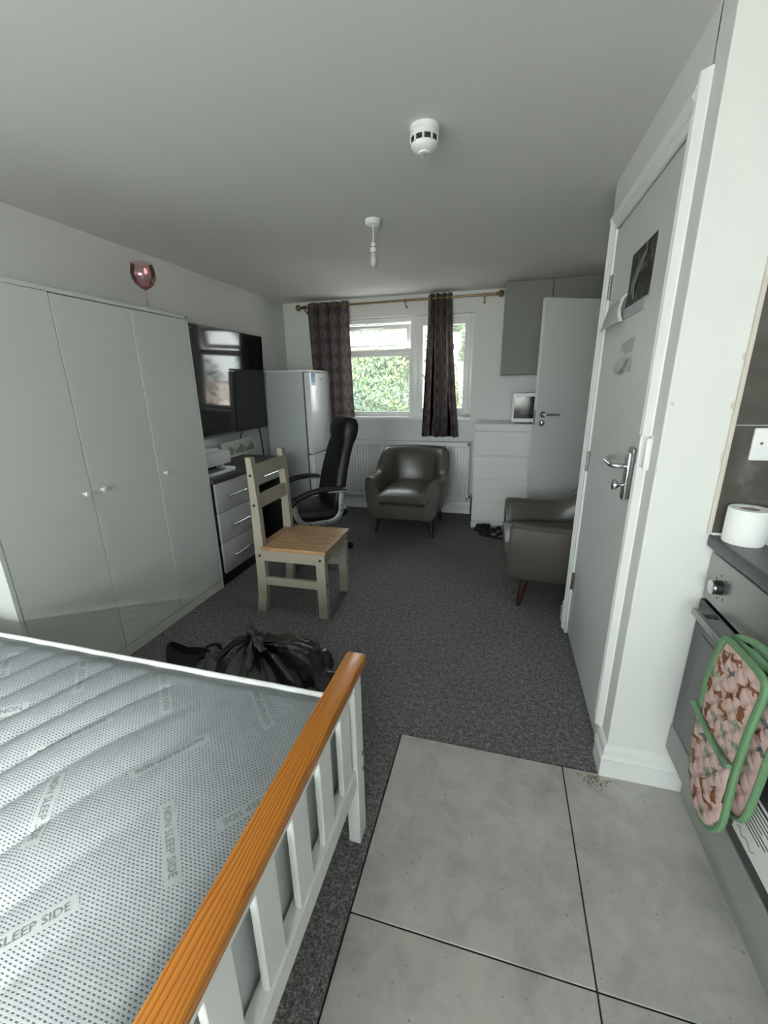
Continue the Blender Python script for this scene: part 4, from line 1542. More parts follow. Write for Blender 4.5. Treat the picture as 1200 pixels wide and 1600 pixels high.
prism(bm, [(1.853, 1.79), (1.858, 1.79), (1.850, 1.832), (1.846, 1.832)], lambda a_, b_, d: (d, a_, b_), XR - 0.0035, XR - 0.0015)
prism(bm, [(1.98, 1.735), (1.84, 1.765), (1.84, 1.761), (1.98, 1.729)], lambda a_, b_, d: (d, a_, b_), XR - 0.0035, XR - 0.0015)
prism(bm, [(1.955, 1.675), (1.945, 1.700), (1.935, 1.672), (1.942, 1.660)], lambda a_, b_, d: (d, a_, b_), XR - 0.0035, XR - 0.0015)
obj('pale_figure', bm, 'cabinet_grey', sh)
bm = new_bm()
box(bm, XR - 0.001, XR + 0.0015, 1.790, 2.06, 1.606, 1.648)
obj('torn_margin', bm, 'band_grey', ps)

pp = thing('paper_pocket', 'curled white sheet hanging loose at the hinge side of the closed door', 'paper', (XR - 0.02, 2.16, 1.64), world=True)
bm = new_bm()
rows = []
for j in range(9):
    q = j / 8
    row_ = []
    for i in range(11):
        s = i / 10
        yy = 2.055 + 0.225 * s
        zz = 1.695 - 0.006 * s - (0.108 - 0.012 * math.cos(s * 3)) * q
        xx = XR - 0.002 - 0.032 * math.sin(PI * min(1, s * 0.62 + 0.0)) * (0.35 + 0.65 * q) - 0.012 * q
        row_.append(Vector((xx, yy, zz)))
    rows.append(row_)
loft(bm, rows, closed=False)
bmesh.ops.solidify(bm, geom=bm.faces[:], thickness=0.0008)
obj('sheet', bm, 'paper', pp, True, 60)
bm = new_bm()
tube(bm, catmull([(XR - 0.003, 2.05, 1.70), (XR - 0.015, 2.046, 1.68), (XR - 0.022, 2.048, 1.64), (XR - 0.01, 2.05, 1.60)], 4), 0.003, 6, ry=0.010)
obj('fold', bm, 'paper', pp, True)

tn = thing('torn_notice', 'torn remains of a taped white notice on the closed door below the poster', 'paper', (XR, 1.95, 1.46), world=True)
bm = new_bm()
prism(bm, [(1.84, 1.525), (2.03, 1.512), (2.02, 1.475), (1.985, 1.487), (1.95, 1.462), (1.86, 1.47)], lambda a_, b_, d: (d, a_, b_), XR + 0.0012, XR + 0.003)
obj('upper_scrap', bm, 'band_grey', tn)
bm = new_bm()
loft(bm, [[Vector((XR + 0.001, 2.07, 1.447)), Vector((XR - 0.004, 2.00, 1.455)), Vector((XR - 0.010, 1.90, 1.462)), Vector((XR + 0.001, 1.845, 1.472))],
          [Vector((XR - 0.008, 2.072, 1.425)), Vector((XR - 0.020, 2.00, 1.425)), Vector((XR - 0.022, 1.92, 1.430)), Vector((XR - 0.004, 1.875, 1.45))],
          [Vector((XR - 0.006, 2.07, 1.403)), Vector((XR - 0.014, 2.00, 1.392)), Vector((XR - 0.012, 1.95, 1.395)), Vector((XR - 0.004, 1.92, 1.42))]], closed=False)
bmesh.ops.solidify(bm, geom=bm.faces[:], thickness=0.0008)
obj('curled_scrap', bm, 'paper', tn, True, 60)
bm = new_bm()
prism(bm, [(1.84, 1.40), (1.90, 1.40), (1.85, 1.46)], lambda a_, b_, d: (d, a_, b_), XR + 0.0012, XR + 0.003)
obj('tape_mark', bm, 'band_grey', tn)

for q in (ps, pp, tn):
    q.location = (q.location.x, q.location.y * 0.957, 1.364 + (q.location.z - 1.364) * 0.957)
    q.scale = (1, 0.957, 0.957)

# ------------------------------------------------------------------ kitchen run
ov = thing('oven', 'built-in oven with stainless control panel and black glass door', 'oven', (0.9, 1.04, 0.16), world=True)
OX, OY0, OY1 = 0.620, 0.742, 1.339
bm = new_bm()
box(bm, OX + 0.02, 1.20, OY0, OY1 - 0.002, 0.268, 0.89)
obj('body', bm, 'black_plastic', ov)
bm = new_bm()
box(bm, OX, OX + 0.02, OY0, OY1, 0.746, 0.888, 0.002, 1)
cp = obj('control_panel', bm, 'stainless', ov)
for k, yy in enumerate((1.255, 0.83)):
    bm = new_bm()
    mtx = Matrix.Translation((OX, yy, 0.812)) @ Matrix.Rotation(-PI / 2, 4, 'Y')
    lathe(bm, [(0.0205, 0), (0.0200, 0.018)], 24, mtx)
    kb = obj('knob', bm, 'black_plastic', cp, True, 40)
    bm = new_bm()
    lathe(bm, [(0.0200, 0.018), (0.0195, 0.024), (0.016, 0.0255)], 24, mtx)
    obj('knob_cap', bm, 'steel', cp, True, 40)
    bm = new_bm()
    for q in range(7):
        a_ = PI * (0.15 + q * 0.28)
        mt = Matrix.Translation((OX - 0.0006, yy + 0.034 * math.cos(a_), 0.812 + 0.034 * math.sin(a_)))
        box(bm, -0.0005, 0.0005, -0.002, 0.002, -0.003, 0.003, 0, 1, mt)
    obj('dial_marks', bm, 'seal_grey', cp)
bm = new_bm()
box(bm, OX - 0.004, OX + 0.018, OY0, OY1 - 0.002, 0.275, 0.738, 0.003, 1)
dr = obj('door', bm, 'oven_glass', ov)
obj('door_window', box(new_bm(), OX - 0.0055, OX - 0.003, OY0 + 0.06, OY1 - 0.055, 0.33, 0.645), 'oven_window', dr)
bm = new_bm()
box(bm, OX - 0.052, OX - 0.038, 0.775, 1.268, 0.718, 0.738, 0.002, 1)
for yy in (0.80, 1.248):
    box(bm, OX - 0.04, OX, yy - 0.010, yy + 0.010, 0.720, 0.736, 0.001, 1)
obj('handle', bm, 'stainless', dr)
bm = new_bm()
box(bm, OX - 0.0062, OX - 0.004, 0.80, 0.955, 0.315, 0.462)
nt_ = obj('paper_notice', bm, 'paper', dr)
bm = new_bm()
for q in range(7):
    w_ = random.uniform(0.06, 0.115)
    box(bm, OX - 0.0068, OX - 0.006, 0.935 - w_, 0.935, 0.436 - q * 0.011, 0.439 - q * 0.011)
box(bm, OX - 0.0068, OX - 0.006, 0.86, 0.94, 0.447, 0.454)
obj('notice_text', bm, 'ink', nt_)
bm = new_bm()
tube(bm, catmull([(OX - 0.0064, 0.94 - q * 0.012, 0.336 + 0.006 * math.sin(q * 2.3)) for q in range(7)], 4), 0.0009, 5)
obj('signature', bm, 'ink', nt_)

hs = thing('oven_cabinet', 'grey base unit under and around the oven with recessed plinth', 'cabinet', (0.95, 1.04, 0), world=True)
bm = new_bm()
box(bm, OX + 0.02, 1.22, OY0 - 0.001, OY1, 0.165, 0.267)
obj('carcass', bm, 'kitchen_grey', hs)
bm = new_bm()
box(bm, OX - 0.006, OX + 0.019, OY0 + 0.001, OY1, 0.168, 0.271, 0.002, 1)
obj('front_panel', bm, 'kitchen_grey', hs)
bm = new_bm()
box(bm, 0.678, 0.694, OY0, OY1 - 0.021, 0.0, 0.166)
obj('plinth', bm, 'kitchen_grey', hs)
for yy in (OY0 + 0.06, OY1 - 0.06):
    obj('foot', tube(new_bm(), [(0.75, yy, 0), (0.75, yy, 0.17)], 0.018, 10), 'black_plastic', hs)
bc = thing('base_cabinet', 'plain grey kitchen base cabinet next to the oven nearest the camera', 'cabinet', (0.95, 0.43, 0), world=True)
obj('carcass', box(new_bm(), OX + 0.02, 1.22, 0.142, 0.739, 0.165, 0.899), 'kitchen_grey', bc)
d_ = obj('door', box(new_bm(), OX - 0.002, OX + 0.018, 0.144, 0.737, 0.168, 0.892, 0.002, 1), 'kitchen_grey', bc)
bm = new_bm()
tube(bm, [(OX - 0.03, 0.70, 0.68), (OX - 0.03, 0.70, 0.84)], 0.006, 8)
for zz in (0.70, 0.82):
    tube(bm, [(OX - 0.03, 0.70, zz), (OX, 0.70, zz)], 0.005, 8)
obj('handle', bm, 'steel', d_, True)
obj('plinth', box(new_bm(), 0.678, 0.694, 0.142, 0.739, 0, 0.166), 'kitchen_grey', bc)
wt = new_bm()
box(wt, 0.602, XK, 0.10, PY - 0.002, 0.902, 0.940, 0.008, 3)
o = obj('worktop', wt, 'worktop_black', None, True, 40)
tag(o, 'black flecked laminate worktop running above the oven', 'worktop')

# double socket / switch plate on the splashback
sw = thing('switch_plate', 'white switch plate screwed to the dark splashback tiles', 'switch', (0.69, PY - 0.010, 1.20), world=True)
bm = new_bm()
box(bm, 0.648, 0.794, PY - 0.020, PY - 0.010, 1.157, 1.243, 0.004, 2)
obj('plate', bm, 'plastic_white', sw, True)
bm = new_bm()
box(bm, 0.69, 0.75, PY - 0.026, PY - 0.018, 1.180, 1.220, 0.002, 1)
obj('rocker', bm, 'plastic_white', sw)
for xx in (0.668, 0.775):
    bm = new_bm()
    lathe(bm, [(0.004, 0), (0.0035, 0.0015)], 10, Matrix.Translation((xx, PY - 0.0200, 1.203)) @ Matrix.Rotation(PI / 2, 4, 'X'))
    obj('screw', bm, 'dark_steel', sw)


def paper_roll(label, loc):
    r = thing('paper_roll', label, 'toilet roll', loc, 0, 'white paper rolls on the worktop')
    bm = new_bm()
    prof = [(0.021, 0.001), (0.0450, 0.0), (0.0465, 0.004), (0.0465, 0.092), (0.045, 0.096), (0.0225, 0.096), (0.021, 0.094)]
    lathe(bm, prof, 36, None, False)
    obj('paper', bm, 'tissue', r, True, 35)
    bm = new_bm()
    lathe(bm, [(0.0212, 0.0), (0.0212, 0.0945), (0.0195, 0.0945), (0.0195, 0.0)], 28, None, False)
    obj('core', bm, 'cardboard', r, True, 35)
    return r


pr1 = paper_roll('white paper roll with cardboard core on the black worktop, nearer the wall end', (0.658, 1.285, 0.940))
dup(pr1, (0.753, 1.284, 0.940), 0, 'white paper roll at the right, half hidden behind the other roll')

# ------------------------------------------------------------------ oven mitt on the handle
om = thing('oven_mitt', 'pink leopard print oven mitt with green edging hanging on the oven handle', 'oven mitt', (0.56, 0.99, 0.78), world=True)


def pip(pt, poly):
    x_, y_ = pt
    ins = False
    j = len(poly) - 1
    for i in range(len(poly)):
        xi, yi = poly[i]
        xj, yj = poly[j]
        if (yi > y_) != (yj > y_) and x_ < (xj - xi) * (y_ - yi) / (yj - yi) + xi:
            ins = not ins
        j = i
    return ins


def segd(pt, poly):
    best = 9
    for i in range(len(poly)):
        a_, b_ = Vector(poly[i - 1]), Vector(poly[i])
        p = Vector(pt)
        d = b_ - a_
        t = max(0, min(1, (p - a_).dot(d) / max(d.dot(d), 1e-12)))
        best = min(best, (a_ + d * t - p).length)
    return best


def quilt(poly, x0, thick, tilt_):
    """puffed, quilted pad over a (y, z) outline, its middle plane at x0"""
    ys = [p[0] for p in poly]
    zs_ = [p[1] for p in poly]
    st = 0.0045
    bm = new_bm()
    gr = {}

    def xoff(yy, zz):
        d = segd((yy, zz), poly)
        puff = thick * (1 - math.exp(-d / 0.012))
        a_ = (yy * 0.80 + zz * 0.60) / 0.036
        b_ = (yy * 0.66 - zz * 0.75) / 0.036
        g_ = min(abs(a_ - round(a_)), abs(b_ - round(b_)))
        return puff * (0.55 + 0.45 * min(1, g_ / 0.26) ** 0.7)
    ny = int((max(ys) - min(ys)) / st) + 2
    nz = int((max(zs_) - min(zs_)) / st) + 2
    for j in range(nz):
        for i in range(ny):
            yy, zz = min(ys) + i * st, min(zs_) + j * st
            if pip((yy, zz), poly):
                h_ = xoff(yy, zz)
                bx = x0 + tilt_(yy, zz)
                gr[i, j] = (bm.verts.new((bx - h_, yy, zz)), bm.verts.new((bx + 0.004, yy, zz)))
    for (i, j) in gr:
        k = [(i, j), (i + 1, j), (i + 1, j + 1), (i, j + 1)]
        if all(q in gr for q in k):
            bm.faces.new([gr[q][0] for q in k])
            bm.faces.new([gr[q][1] for q in reversed(k)])
    return bm, xoff


def tilt_f(yy, zz):
    return 0.012 * (0.55 - zz)


front = [(1.056, 0.764), (1.077, 0.70), (1.088, 0.626), (1.090, 0.524), (1.082, 0.44), (1.06, 0.35), (1.003, 0.292), (0.944, 0.305), (0.917, 0.336), (0.902, 0.373), (0.902, 0.43), (0.904, 0.522), (0.896, 0.649), (0.883, 0.754), (0.90, 0.776), (0.95, 0.780), (1.01, 0.779), (1.045, 0.775)]
back = [(1.05, 0.75), (1.06, 0.45), (1.02, 0.392), (0.95, 0.372), (0.910, 0.385), (0.888, 0.42), (0.878, 0.50), (0.872, 0.62), (0.868, 0.75)]
MX = 0.562
bm, xo_b = quilt(back, MX + 0.028, 0.010, tilt_f)
obj('back_pad', bm, 'pink_cloth', om, True, 80)
bm, xo_f = quilt(front, MX, 0.013, tilt_f)
obj('front_pad', bm, 'pink_cloth', om, True, 80)
pocket = [(1.089, 0.548), (1.090, 0.524), (1.082, 0.44), (1.06, 0.35), (1.003, 0.292), (0.944, 0.305), (0.917, 0.336), (0.902, 0.373), (0.902, 0.43), (0.904, 0.535), (0.95, 0.528), (1.02, 0.532)]
bm, xo_p = quilt(pocket, MX - 0.010, 0.012, tilt_f)
obj('pocket', bm, 'pink_cloth', om, True, 80)


def edge_tube(poly, x0, r, closed=True, n=3):
    pts = catmull([(x0 + tilt_f(y_, z_), y_, z_) for y_, z_ in poly], n, closed)
    bm = new_bm()
    tube(bm, pts, r, 8, ry=r * 1.15, cyclic=closed)
    return bm


obj('binding', edge_tube(back, MX + 0.027, 0.0068), 'mint_binding', om, True)
obj('binding', edge_tube(front, MX - 0.004, 0.0078), 'mint_binding', om, True)
obj('binding', edge_tube([(1.092, 0.550), (1.02, 0.535), (0.95, 0.530), (0.900, 0.538)], MX - 0.021, 0.006, False, 5), 'mint_binding', om, True)
bm = new_bm()
pts = catmull([(MX, 1.052, 0.765), (MX + 0.010, 1.045, 0.782), (MX + 0.028, 1.01, 0.792), (MX + 0.034, 0.96, 0.792), (MX + 0.032, 0.935, 0.784), (MX + 0.022, 0.94, 0.774), (MX + 0.010, 0.98, 0.783), (MX + 0.002, 1.04, 0.778)], 5)
tube(bm, pts, 0.002, 8, ry=0.008, up=(1, 0, 0))
obj('hanging_loop', bm, 'mint_binding', om, True)

# printed motifs: little spotted cats and palm sprigs lying on the cloth
CAT = [(-0.5, 0.10), (-0.42, 0.22), (-0.30, 0.16), (-0.1, 0.20), (0.15, 0.17), (0.34, 0.22), (0.46, 0.40), (0.56, 0.44), (0.50, 0.34), (0.42, 0.10), (0.40, -0.22), (0.33, -0.22), (0.30, -0.02), (0.1, -0.04), (-0.1, -0.02), (-0.16, -0.26), (-0.23, -0.26), (-0.24, 0.0), (-0.36, 0.02), (-0.40, -0.2), (-0.46, -0.2), (-0.46, 0.02)]
LEAF = [(0, -0.5), (0.06, -0.1), (0.30, 0.0), (0.10, 0.06), (0.34, 0.30), (0.06, 0.20), (0.0, 0.5), (-0.06, 0.20), (-0.34, 0.30), (-0.10, 0.06), (-0.30, 0.0), (-0.06, -0.1)]


def motif(bm, shape, cy_, cz_, size, rot, poly, x0, xo):
    pts = []
    for a_, b_ in shape:
        yy = cy_ + size * (a_ * math.cos(rot) - b_ * math.sin(rot))
        zz = cz_ + size * (a_ * math.sin(rot) + b_ * math.cos(rot))
        pts.append((yy, zz))
    if not all(pip(p, poly) for p in pts) or min(segd(p, poly) for p in pts) < 0.004:
        return False
    t = bmesh.new()
    vs = [t.verts.new((0, p[0], p[1])) for p in pts]
    fc = t.faces.new(vs)
    bmesh.ops.triangulate(t, faces=[fc])
    bmesh.ops.subdivide_edges(t, edges=t.edges[:], cuts=2, use_grid_fill=True)
    for v in t.verts:
        v.co.x = x0 + tilt_f(v.co.y, v.co.z) - xo(v.co.y, v.co.z) - 0.0010
    merge(bm, t)
    return True


for nm, shp, mt, sz, cnt in (('leopard_motif', CAT, 'leopard_brown', 0.040, 12), ('palm_motif', LEAF, 'palm_green', 0.042, 10), ('sprig_motif', LEAF, 'palm_slate', 0.036, 8)):
    for par, poly, x0, xo in (('front', front, MX, xo_f), ('pocket', pocket, MX - 0.010, xo_p), ('back', back, MX + 0.028, xo_b)):
        bm = new_bm()
        rr = random.Random(sum(map(ord, nm + par)))
        placed = 0
        done = []
        for q in range(600):
            if placed >= cnt // (1 if par == 'front' else 2):
                break
            cy_, cz_ = rr.uniform(0.86, 1.1), rr.uniform(0.29, 0.78)
            if par == 'front' and pip((cy_, cz_), pocket):
                continue
            key = [(u_, v_) for (pp_, u_, v_) in MOT if pp_ == par] if 'MOT' in globals() else []
            if any(math.hypot(cy_ - u_, cz_ - v_) < 0.036 for u_, v_ in key):
                continue
            if motif(bm, shp, cy_, cz_, sz, rr.choice((1.2, 1.5, -0.4, 2.9, 0.2)) + rr.uniform(-0.3, 0.3), poly, x0, xo):
                placed += 1
                globals().setdefault('MOT', []).append((par, cy_, cz_))
        o = obj(nm, bm, mt, om)
        o['kind'] = 'stuff'

# ------------------------------------------------------------------ bed
bd = thing('bed_frame', 'white wooden bed frame with an orange pine footboard rail', 'bed', (-1.3, 0.25, 0), world=True)
BX = -0.352          # middle of the footboard
BY1, BY0 = 0.945, -0.50
for yy in (BY1 - 0.03, BY0 + 0.03):
    bm = new_bm()
    box(bm, BX - 0.022, BX + 0.016, yy - 0.030, yy + 0.028, 0, 0.606, 0.003, 2)
    o = obj('leg', bm, 'bed_white', bd)
    bm = new_bm()
    for zz in (0.255, 0.312):
        lathe(bm, [(0.0065, 0), (0.0065, 0.002)], 12, Matrix.Translation((BX + 0.016, yy + 0.016, zz)) @ Matrix.Rotation(PI / 2, 4, 'Y'))
    obj('bolt', bm, 'dark_steel', o)
bm = new_bm()
box(bm, BX - 0.029, BX + 0.027, BY0 - 0.03, BY1 + 0.018, 0.606, 0.638, 0.004, 2)
obj('top_rail', bm, 'pine_orange', bd, True, 40)
bm = new_bm()
box(bm, BX - 0.018, BX + 0.012, BY0 + 0.05, BY1 - 0.05, 0.562, 0.606, 0.002, 1)
obj('upper_rail', bm, 'bed_white', bd)
bm = new_bm()
box(bm, BX - 0.022, BX + 0.012, BY0 + 0.05, BY1 - 0.05, 0.226, 0.290, 0.002, 1)
obj('lower_rail', bm, 'bed_white', bd)
yy = 0.838
while yy > BY0 + 0.08:
    bm = new_bm()
    box(bm, BX - 0.010, BX + 0.006, yy - 0.036, yy + 0.030, 0.286, 0.568, 0.002, 1)
    obj('slat', bm, 'bed_white', bd)
    yy -= 0.132
for y0 in (BY1 - 0.032, BY0 + 0.008):
    bm = new_bm()
    box(bm, -2.27, BX - 0.022, y0, y0 + 0.024, 0.215, 0.315, 0.003, 1)
    obj('side_rail', bm, 'bed_white', bd)
bm = new_bm()
box(bm, -2.305, -2.275, BY0, BY1, 0.12, 0.86, 0.004, 1)
for yy in (BY1 - 0.03, BY0 + 0.03):
    box(bm, -2.312, -2.268, yy - 0.03, yy + 0.028, 0, 0.9, 0.003, 1)
obj('headboard', bm, 'bed_white', bd)
for k in range(12):
    bm = new_bm()
    xx = -2.2 + k * 0.155
    box(bm, xx - 0.035, xx + 0.035, BY0 + 0.03, BY1 - 0.034, 0.238, 0.253)
    obj('base_slat', bm, 'pine_waxed', bd)

# mattress lying underside up
mt_ = thing('mattress', 'pale grey mattress turned non-sleep side up on the white bed', 'mattress', (-1.32, 0.24, 0.255), world=True)
MX0, MX1, MY0, MY1, MZ = -2.262, -0.386, -0.462, 0.902, 0.532


def mheight(x_, y_):
    e = 0
    k = smoothstep(-0.55, -1.05, x_ + 0.35 * (y_ - 0.5))
    d = (x_ * 0.86 - (y_) * 0.50)
    s_ = d / 0.115 + 0.9 * noise.noise(Vector((x_ * 1.6, y_ * 1.6, 3.1)))
    fr_ = s_ - math.floor(s_)
    ridge = math.sin(PI * fr_) ** 0.6
    e += k * 0.017 * (ridge - 0.6)
    d2_ = (x_ * 0.97 - y_ * 0.22)
    e += (1 - k) * 0.0045 * math.sin(d2_ * 46 + 2 * noise.noise(Vector((x_ * 3, y_ * 3, 0)))) * smoothstep(0.35, 0.75, y_)
    e += 0.006 * noise.noise(Vector((x_ * 3.0, y_ * 3.0, 0)))
    ed = min(MX1 - x_, x_ - MX0, MY1 - y_, y_ - MY0)
    return MZ + e * smoothstep(0, 0.08, ed) - 0.014 * (1 - smoothstep(0, 0.05, ed))


bm = new_bm()
NX, NY = 230, 168
gv = [[bm.verts.new((MX0 + (MX1 - MX0) * i / NX, MY0 + (MY1 - MY0) * j / NY, mheight(MX0 + (MX1 - MX0) * i / NX, MY0 + (MY1 - MY0) * j / NY))) for i in range(NX + 1)] for j in range(NY + 1)]
for j in range(NY):
    for i in range(NX):
        bm.faces.new((gv[j][i], gv[j][i + 1], gv[j + 1][i + 1], gv[j + 1][i]))
tp_ = obj('knit_cover', bm, 'mattress_knit', mt_, True, 80)
bm = new_bm()
box(bm, MX0 + 0.004, MX1 - 0.004, MY0 + 0.004, MY1 - 0.004, 0.255, MZ - 0.012, 0.02, 3)
obj('core', bm, 'piping_white', mt_, True)
bm = new_bm()
rim = [(MX0, MY0), (MX1, MY0), (MX1, MY1), (MX0, MY1)]
pts = []
for (xa, ya), (xb, yb) in zip(rim, rim[1:] + rim[:1]):
    for k in range(30):
        q = 0.01 + 0.98 * k / 29
        xx, yy = xa + (xb - xa) * q, ya + (yb - ya) * q
        pts.append((xx, yy, MZ - 0.009 + 0.003 * noise.noise(Vector((xx * 6, yy * 6, 1)))))
tube(bm, pts, 0.0085, 8, cyclic=True)
obj('edge_tape', bm, 'piping_white', mt_, True)
# clear wrapping film down the foot end
bm = new_bm()
rows = []
for j in range(7):
    q = j / 6
    rows.append([Vector((MX1 + 0.004 + 0.004 * noise.noise(Vector((i * 0.9, j * 0.8, 2))), MY0 + 0.02 + (MY1 - MY0 - 0.04) * i / 60, 0.262 + 0.25 * q)) for i in range(61)])
loft(bm, rows, closed=False)
obj('film_wrap', bm, 'film_white', mt_, True, 60)


def text_mesh(txt, size):
    c_ = bpy.data.curves.new('txt', 'FONT')
    c_.body = txt
    c_.size = size
    c_.align_x = 'LEFT'
    c_.resolution_u = 2
    o_ = bpy.data.objects.new('txt', c_)
    COL.objects.link(o_)
    dg = bpy.context.evaluated_depsgraph_get()
    me = bpy.data.meshes.new_from_object(o_.evaluated_get(dg))
    bpy.data.objects.remove(o_)
    t = bmesh.new()
    t.from_mesh(me)
    bpy.data.meshes.remove(me)
    return t


def woven_text(x_, y_, dirx, diry, size=0.0205):
    L_ = math.hypot(dirx, diry)
    ux, uy = dirx / L_, diry / L_
    t = text_mesh('NON SLEEP SIDE', size)
    w_ = max(v.co.x for v in t.verts)

    def put(px_, py_):
        return x_ + px_ * ux - py_ * uy, y_ + px_ * uy + py_ * ux
    b_ = bmesh.new()
    nb = 48
    mg = size * 0.36
    rws = []
    for j in range(7):
        rws.append([])
        for i in range(nb + 1):
            a1, b1 = put(-size * 0.6 + (w_ + size * 1.2) * i / nb, -mg + (size * 0.72 + 2 * mg) * j / 6)
            rws[-1].append((a1, b1))
    ok = lambda p: MX0 + 0.01 < p[0] < MX1 - 0.004 and MY0 + 0.01 < p[1] < MY1 - 0.008
    vs = [[b_.verts.new((p[0], p[1], mheight(*p) + 0.0004)) for p in r_] for r_ in rws]
    for j in range(6):
        for i in range(nb):
            q = (rws[j][i], rws[j][i + 1], rws[j + 1][i + 1], rws[j + 1][i])
            if all(ok(p) for p in q):
                b_.faces.new((vs[j][i], vs[j][i + 1], vs[j + 1][i + 1], vs[j + 1][i]))
    bmesh.ops.delete(b_, geom=[v for v in b_.verts if not v.link_faces], context='VERTS')
    bd_ = obj('woven_band', b_, 'woven_grey', mt_)
    bad = []
    for v in t.verts:
        p = put(v.co.x, v.co.y)
        if not ok(p):
            bad.append(v)
        else:
            v.co = Vector((p[0], p[1], mheight(*p) + 0.0012))
    bmesh.ops.delete(t, geom=bad, context='VERTS')
    if len(t.faces):
        obj('printed_words', t, 'print_grey', bd_)
    else:
        t.free()


# start point and reading direction of each woven line, in bed coordinates
TEXTS = [
    (-0.622, 0.503, 1, -1),
    (-0.915, 0.500, 0.75, -1),
    (-0.662, 0.680, -0.8, -1),
    (-0.952, 0.668, -0.7, -1),
    (-0.818, 0.742, -1, 1),
    (-0.517, 0.757, -1, 1),
    (-0.396, 0.631, -0.8, -1),
    (-0.735, 0.200, 0.8, 1),
    (-1.395, 0.715, -1, 1),
    (-1.115, 0.736, -1, 1),
    (-1.225, 0.652, -1, -1),
    (-0.56, 0.13, 1, -0.9),
    (-0.95, 0.22, -1, 1),
]
for tt in TEXTS:
    woven_text(*tt)

# ------------------------------------------------------------------ bin bag and dark bag behind the bed
bb = thing('bin_bag', 'full knotted black plastic bin bag on the carpet behind the bed', 'bin bag', (-0.865, 1.275, 0))
bm = new_bm()
NT, NP = 44, 120
rings = []
KX, KY, KZ = -0.02, -0.02, 0.415
for j in range(NT + 1):
    th = PI * j / NT
    ring = []
    for i in range(NP):
        ph = 2 * PI * i / NP
        st, ct = math.sin(th), math.cos(th)
        dx, dy = math.cos(ph), math.sin(ph)
        top = max(0, ct)
        pleat = 0.034 * (top ** 1.2) * (math.sin(ph * 17 + 2.0 * math.sin(ph * 3)) + 0.5 * math.sin(ph * 29 + 1))
        nz = 0.010 * noise.noise(Vector((dx * st * 11, dy * st * 11, ct * 9))) + noise.noise(Vector((dx * st * 1.7, dy * st * 1.7, ct * 1.7))) * 0.055 + noise.noise(Vector((dx * st * 4.5, dy * st * 4.5, ct * 4 + 5))) * 0.022
        rr_ = st ** 0.82 if st > 0 else 0
        x_ = (0.295 + nz + pleat * 0.6) * rr_ * dx
        y_ = (0.255 + nz + pleat * 0.6) * rr_ * dy
        z_ = 0.168 + 0.170 * ct + (0.05 * top ** 6) + nz * 0.6 + pleat * 0.25
        if ct < -0.45:
            z_ = max(z_, 0.003 + 0.01 * (1 + ct))
        z_ = max(z_, 0.002)
        k = top ** 8
        x_ += (KX) * k
        y_ += (KY) * k
        ring.append(Vector((x_, y_, z_)))
    rings.append(ring)
for v in rings:
    pass
loft(bm, rings, False, False)
bmesh.ops.remove_doubles(bm, verts=bm.verts[:], dist=1e-4)
obj('body', bm, 'bag_film', bb, True, 60)
bm = new_bm()
lathe(bm, [(0.034, 0.362), (0.018, 0.380), (0.017, 0.390), (0.021, 0.398), (0.016, 0.408), (0.004, 0.412)], 18, Matrix.Translation((KX, KY, 0)))
for v in bm.verts:
    v.co += Vector((noise.noise(v.co * 30), noise.noise(v.co * 30 + Vector((5, 0, 0))), 0)) * 0.010
obj('knot', bm, 'bag_film', bb, True, 60)
for sgn, tip in ((1, (0.060, -0.045, 0.386)), (-1, (-0.050, 0.030, 0.410)), (2, (0.03, -0.12, 0.345))):
    bm = new_bm()
    pts = catmull([(KX, KY, 0.396), (KX + tip[0] * 0.4, KY + tip[1] * 0.4, (0.403 + tip[2]) / 2 + 0.02), (KX + tip[0], KY + tip[1], tip[2])], 6)
    k = len(pts)
    tube(bm, pts, [0.007 + 0.015 * math.sin(PI * (0.12 + 0.75 * i / (k - 1))) for i in range(k)], 14)
    for v in bm.verts:
        v.co += Vector((noise.noise(v.co * 38), noise.noise(v.co * 38 + Vector((9, 0, 0))), noise.noise(v.co * 38 + Vector((0, 7, 0))))) * 0.014
    obj('tied_end', bm, 'bag_film', bb, True, 60)

sb = thing('fabric_bag', 'slumped black fabric bag on the carpet left of the bin bag', 'bag', (-1.345, 1.42, 0), math.radians(8))
bm = new_bm()
rings = []
for zf, sx, sy, ox in ((0.0, 0.13, 0.075, 0), (0.02, 0.145, 0.09, 0), (0.10, 0.140, 0.085, 0.0), (0.17, 0.130, 0.06, -0.005), (0.215, 0.125, 0.035, -0.01), (0.222, 0.118, 0.026, -0.01), (0.19, 0.11, 0.02, -0.01), (0.10, 0.10, 0.02, -0.01)):
    ring = []
    for i in range(28):
        a_ = 2 * PI * i / 28
        ca, sa = math.cos(a_), math.sin(a_)
        n_ = 0.012 * noise.noise(Vector((ca * 1.5, sa * 1.5, zf * 14)))
        zz = zf * 0.72 + (0.035 * (-ca if ca < -0.3 else 0) - 0.02 * (ca > 0.4)) * (zf > 0.12)
        ring.append(Vector((ox + (sx + n_) * math.copysign(abs(ca) ** 0.7, ca), (sy + n_) * math.copysign(abs(sa) ** 0.8, sa), zz)))
    rings.append(ring)
loft(bm, rings)
obj('body', bm, 'black_fabric', sb, True, 50)
for yy in (-0.03, 0.03):
    bm = new_bm()
    tube(bm, catmull([(0.02, yy, 0.14), (0.06, yy * 1.3, 0.166), (0.10, yy * 1.4, 0.168), (0.12, yy, 0.13)], 5), 0.006, 8, ry=0.012)
    obj('handle', bm, 'black_fabric', sb, True)

# ------------------------------------------------------------------ garden outside the far window
gd = new_bm()
box(gd, -40, 40, YF + 0.3, 60, -0.5, -0.2)
o = struct('ground_far', gd, 'terrace_paving')
gd = new_bm()
box(gd, -40, 40, -60, YR - 0.3, -0.5, -0.2)
o = struct('ground_near', gd, 'garden_paving')


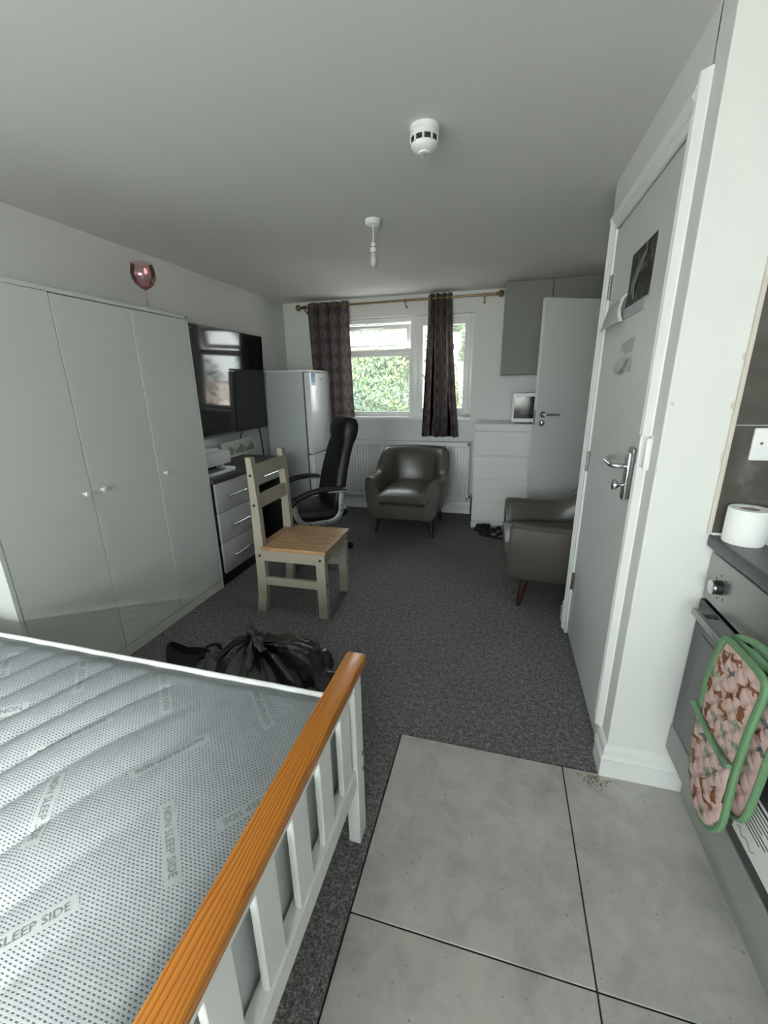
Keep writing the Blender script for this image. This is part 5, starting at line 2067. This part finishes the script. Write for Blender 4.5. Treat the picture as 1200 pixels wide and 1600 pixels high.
def tree(label, x_, y_, r_, top, nleaf, seed):
    rn = random.Random(seed)
    root = thing('garden_tree', label, 'tree', (x_, y_, -0.2), 0, 'garden trees outside the window')
    bm = new_bm()
    tube(bm, [(0, 0, 0), (0.03, 0.02, (top + 0.2) * 0.35), (-0.02, 0, (top + 0.2) * 0.7)], [0.12, 0.09, 0.04], 10)
    obj('trunk', bm, 'bark', root, True)
    bm = new_bm()
    clumps = []
    hgt = top + 0.2
    for q in range(80):
        a_ = rn.uniform(0, 2 * PI)
        zz = rn.uniform(0.05, 0.95)
        rad = r_ * math.sqrt(max(0.05, 1 - (2 * zz - 0.9) ** 2 * 0.75)) * rn.uniform(0.45, 0.95)
        clumps.append((Vector((rad * math.cos(a_), rad * 0.8 * math.sin(a_), zz * hgt)), rn.uniform(0.22, 0.42)))
    for q in range(nleaf):
        c_, cr_ = rn.choice(clumps)
        d_ = Vector((rn.gauss(0, 1), rn.gauss(0, 1), rn.gauss(0, 1))).normalized()
        p = c_ + d_ * cr_ * rn.uniform(0.75, 1.05)
        if p.z > hgt + 0.1:
            continue
        n_ = (d_ + Vector((rn.uniform(-.6, .6), rn.uniform(-.6, .6), rn.uniform(0, .8)))).normalized()
        t_ = n_.cross(Vector((rn.uniform(-1, 1), rn.uniform(-1, 1), 0.3))).normalized()
        b_ = n_.cross(t_)
        s_ = rn.uniform(0.02, 0.042)
        bm.faces.new([bm.verts.new(p + t_ * s_ * 1.3), bm.verts.new(p + b_ * s_ * 0.6 + n_ * s_ * 0.1), bm.verts.new(p - t_ * s_ * 1.2), bm.verts.new(p - b_ * s_ * 0.6 + n_ * s_ * 0.1)])
    me_o = obj('foliage', bm, 'leaf_green', root)
    me_o['kind'] = 'stuff'
    return root


tree('leafy tree in the middle of the large window pane', -2.35, 8.4, 0.95, 2.45, 42000, 1)
tree('leafy tree behind the window mullion and right curtain', 0.1, 8.7, 1.0, 3.2, 42000, 2)
tree('leafy tree seen in the right-hand casement pane, farther back', -1.0, 11.4, 1.45, 4.0, 38000, 3)
tree('bushy tree at the left edge of the view, behind the left curtain', -4.75, 9.2, 1.0, 2.7, 22000, 4)
tree('broad tree filling the gap behind, farthest down the garden', -4.0, 12.4, 1.4, 3.4, 26000, 5)
tree('garden tree to the right of the window view, reflected in the television', 2.7, 8.2, 1.15, 2.5, 26000, 6)
tree('garden tree farthest right, reflected in the television edge', 5.6, 9.6, 1.2, 2.6, 22000, 7)
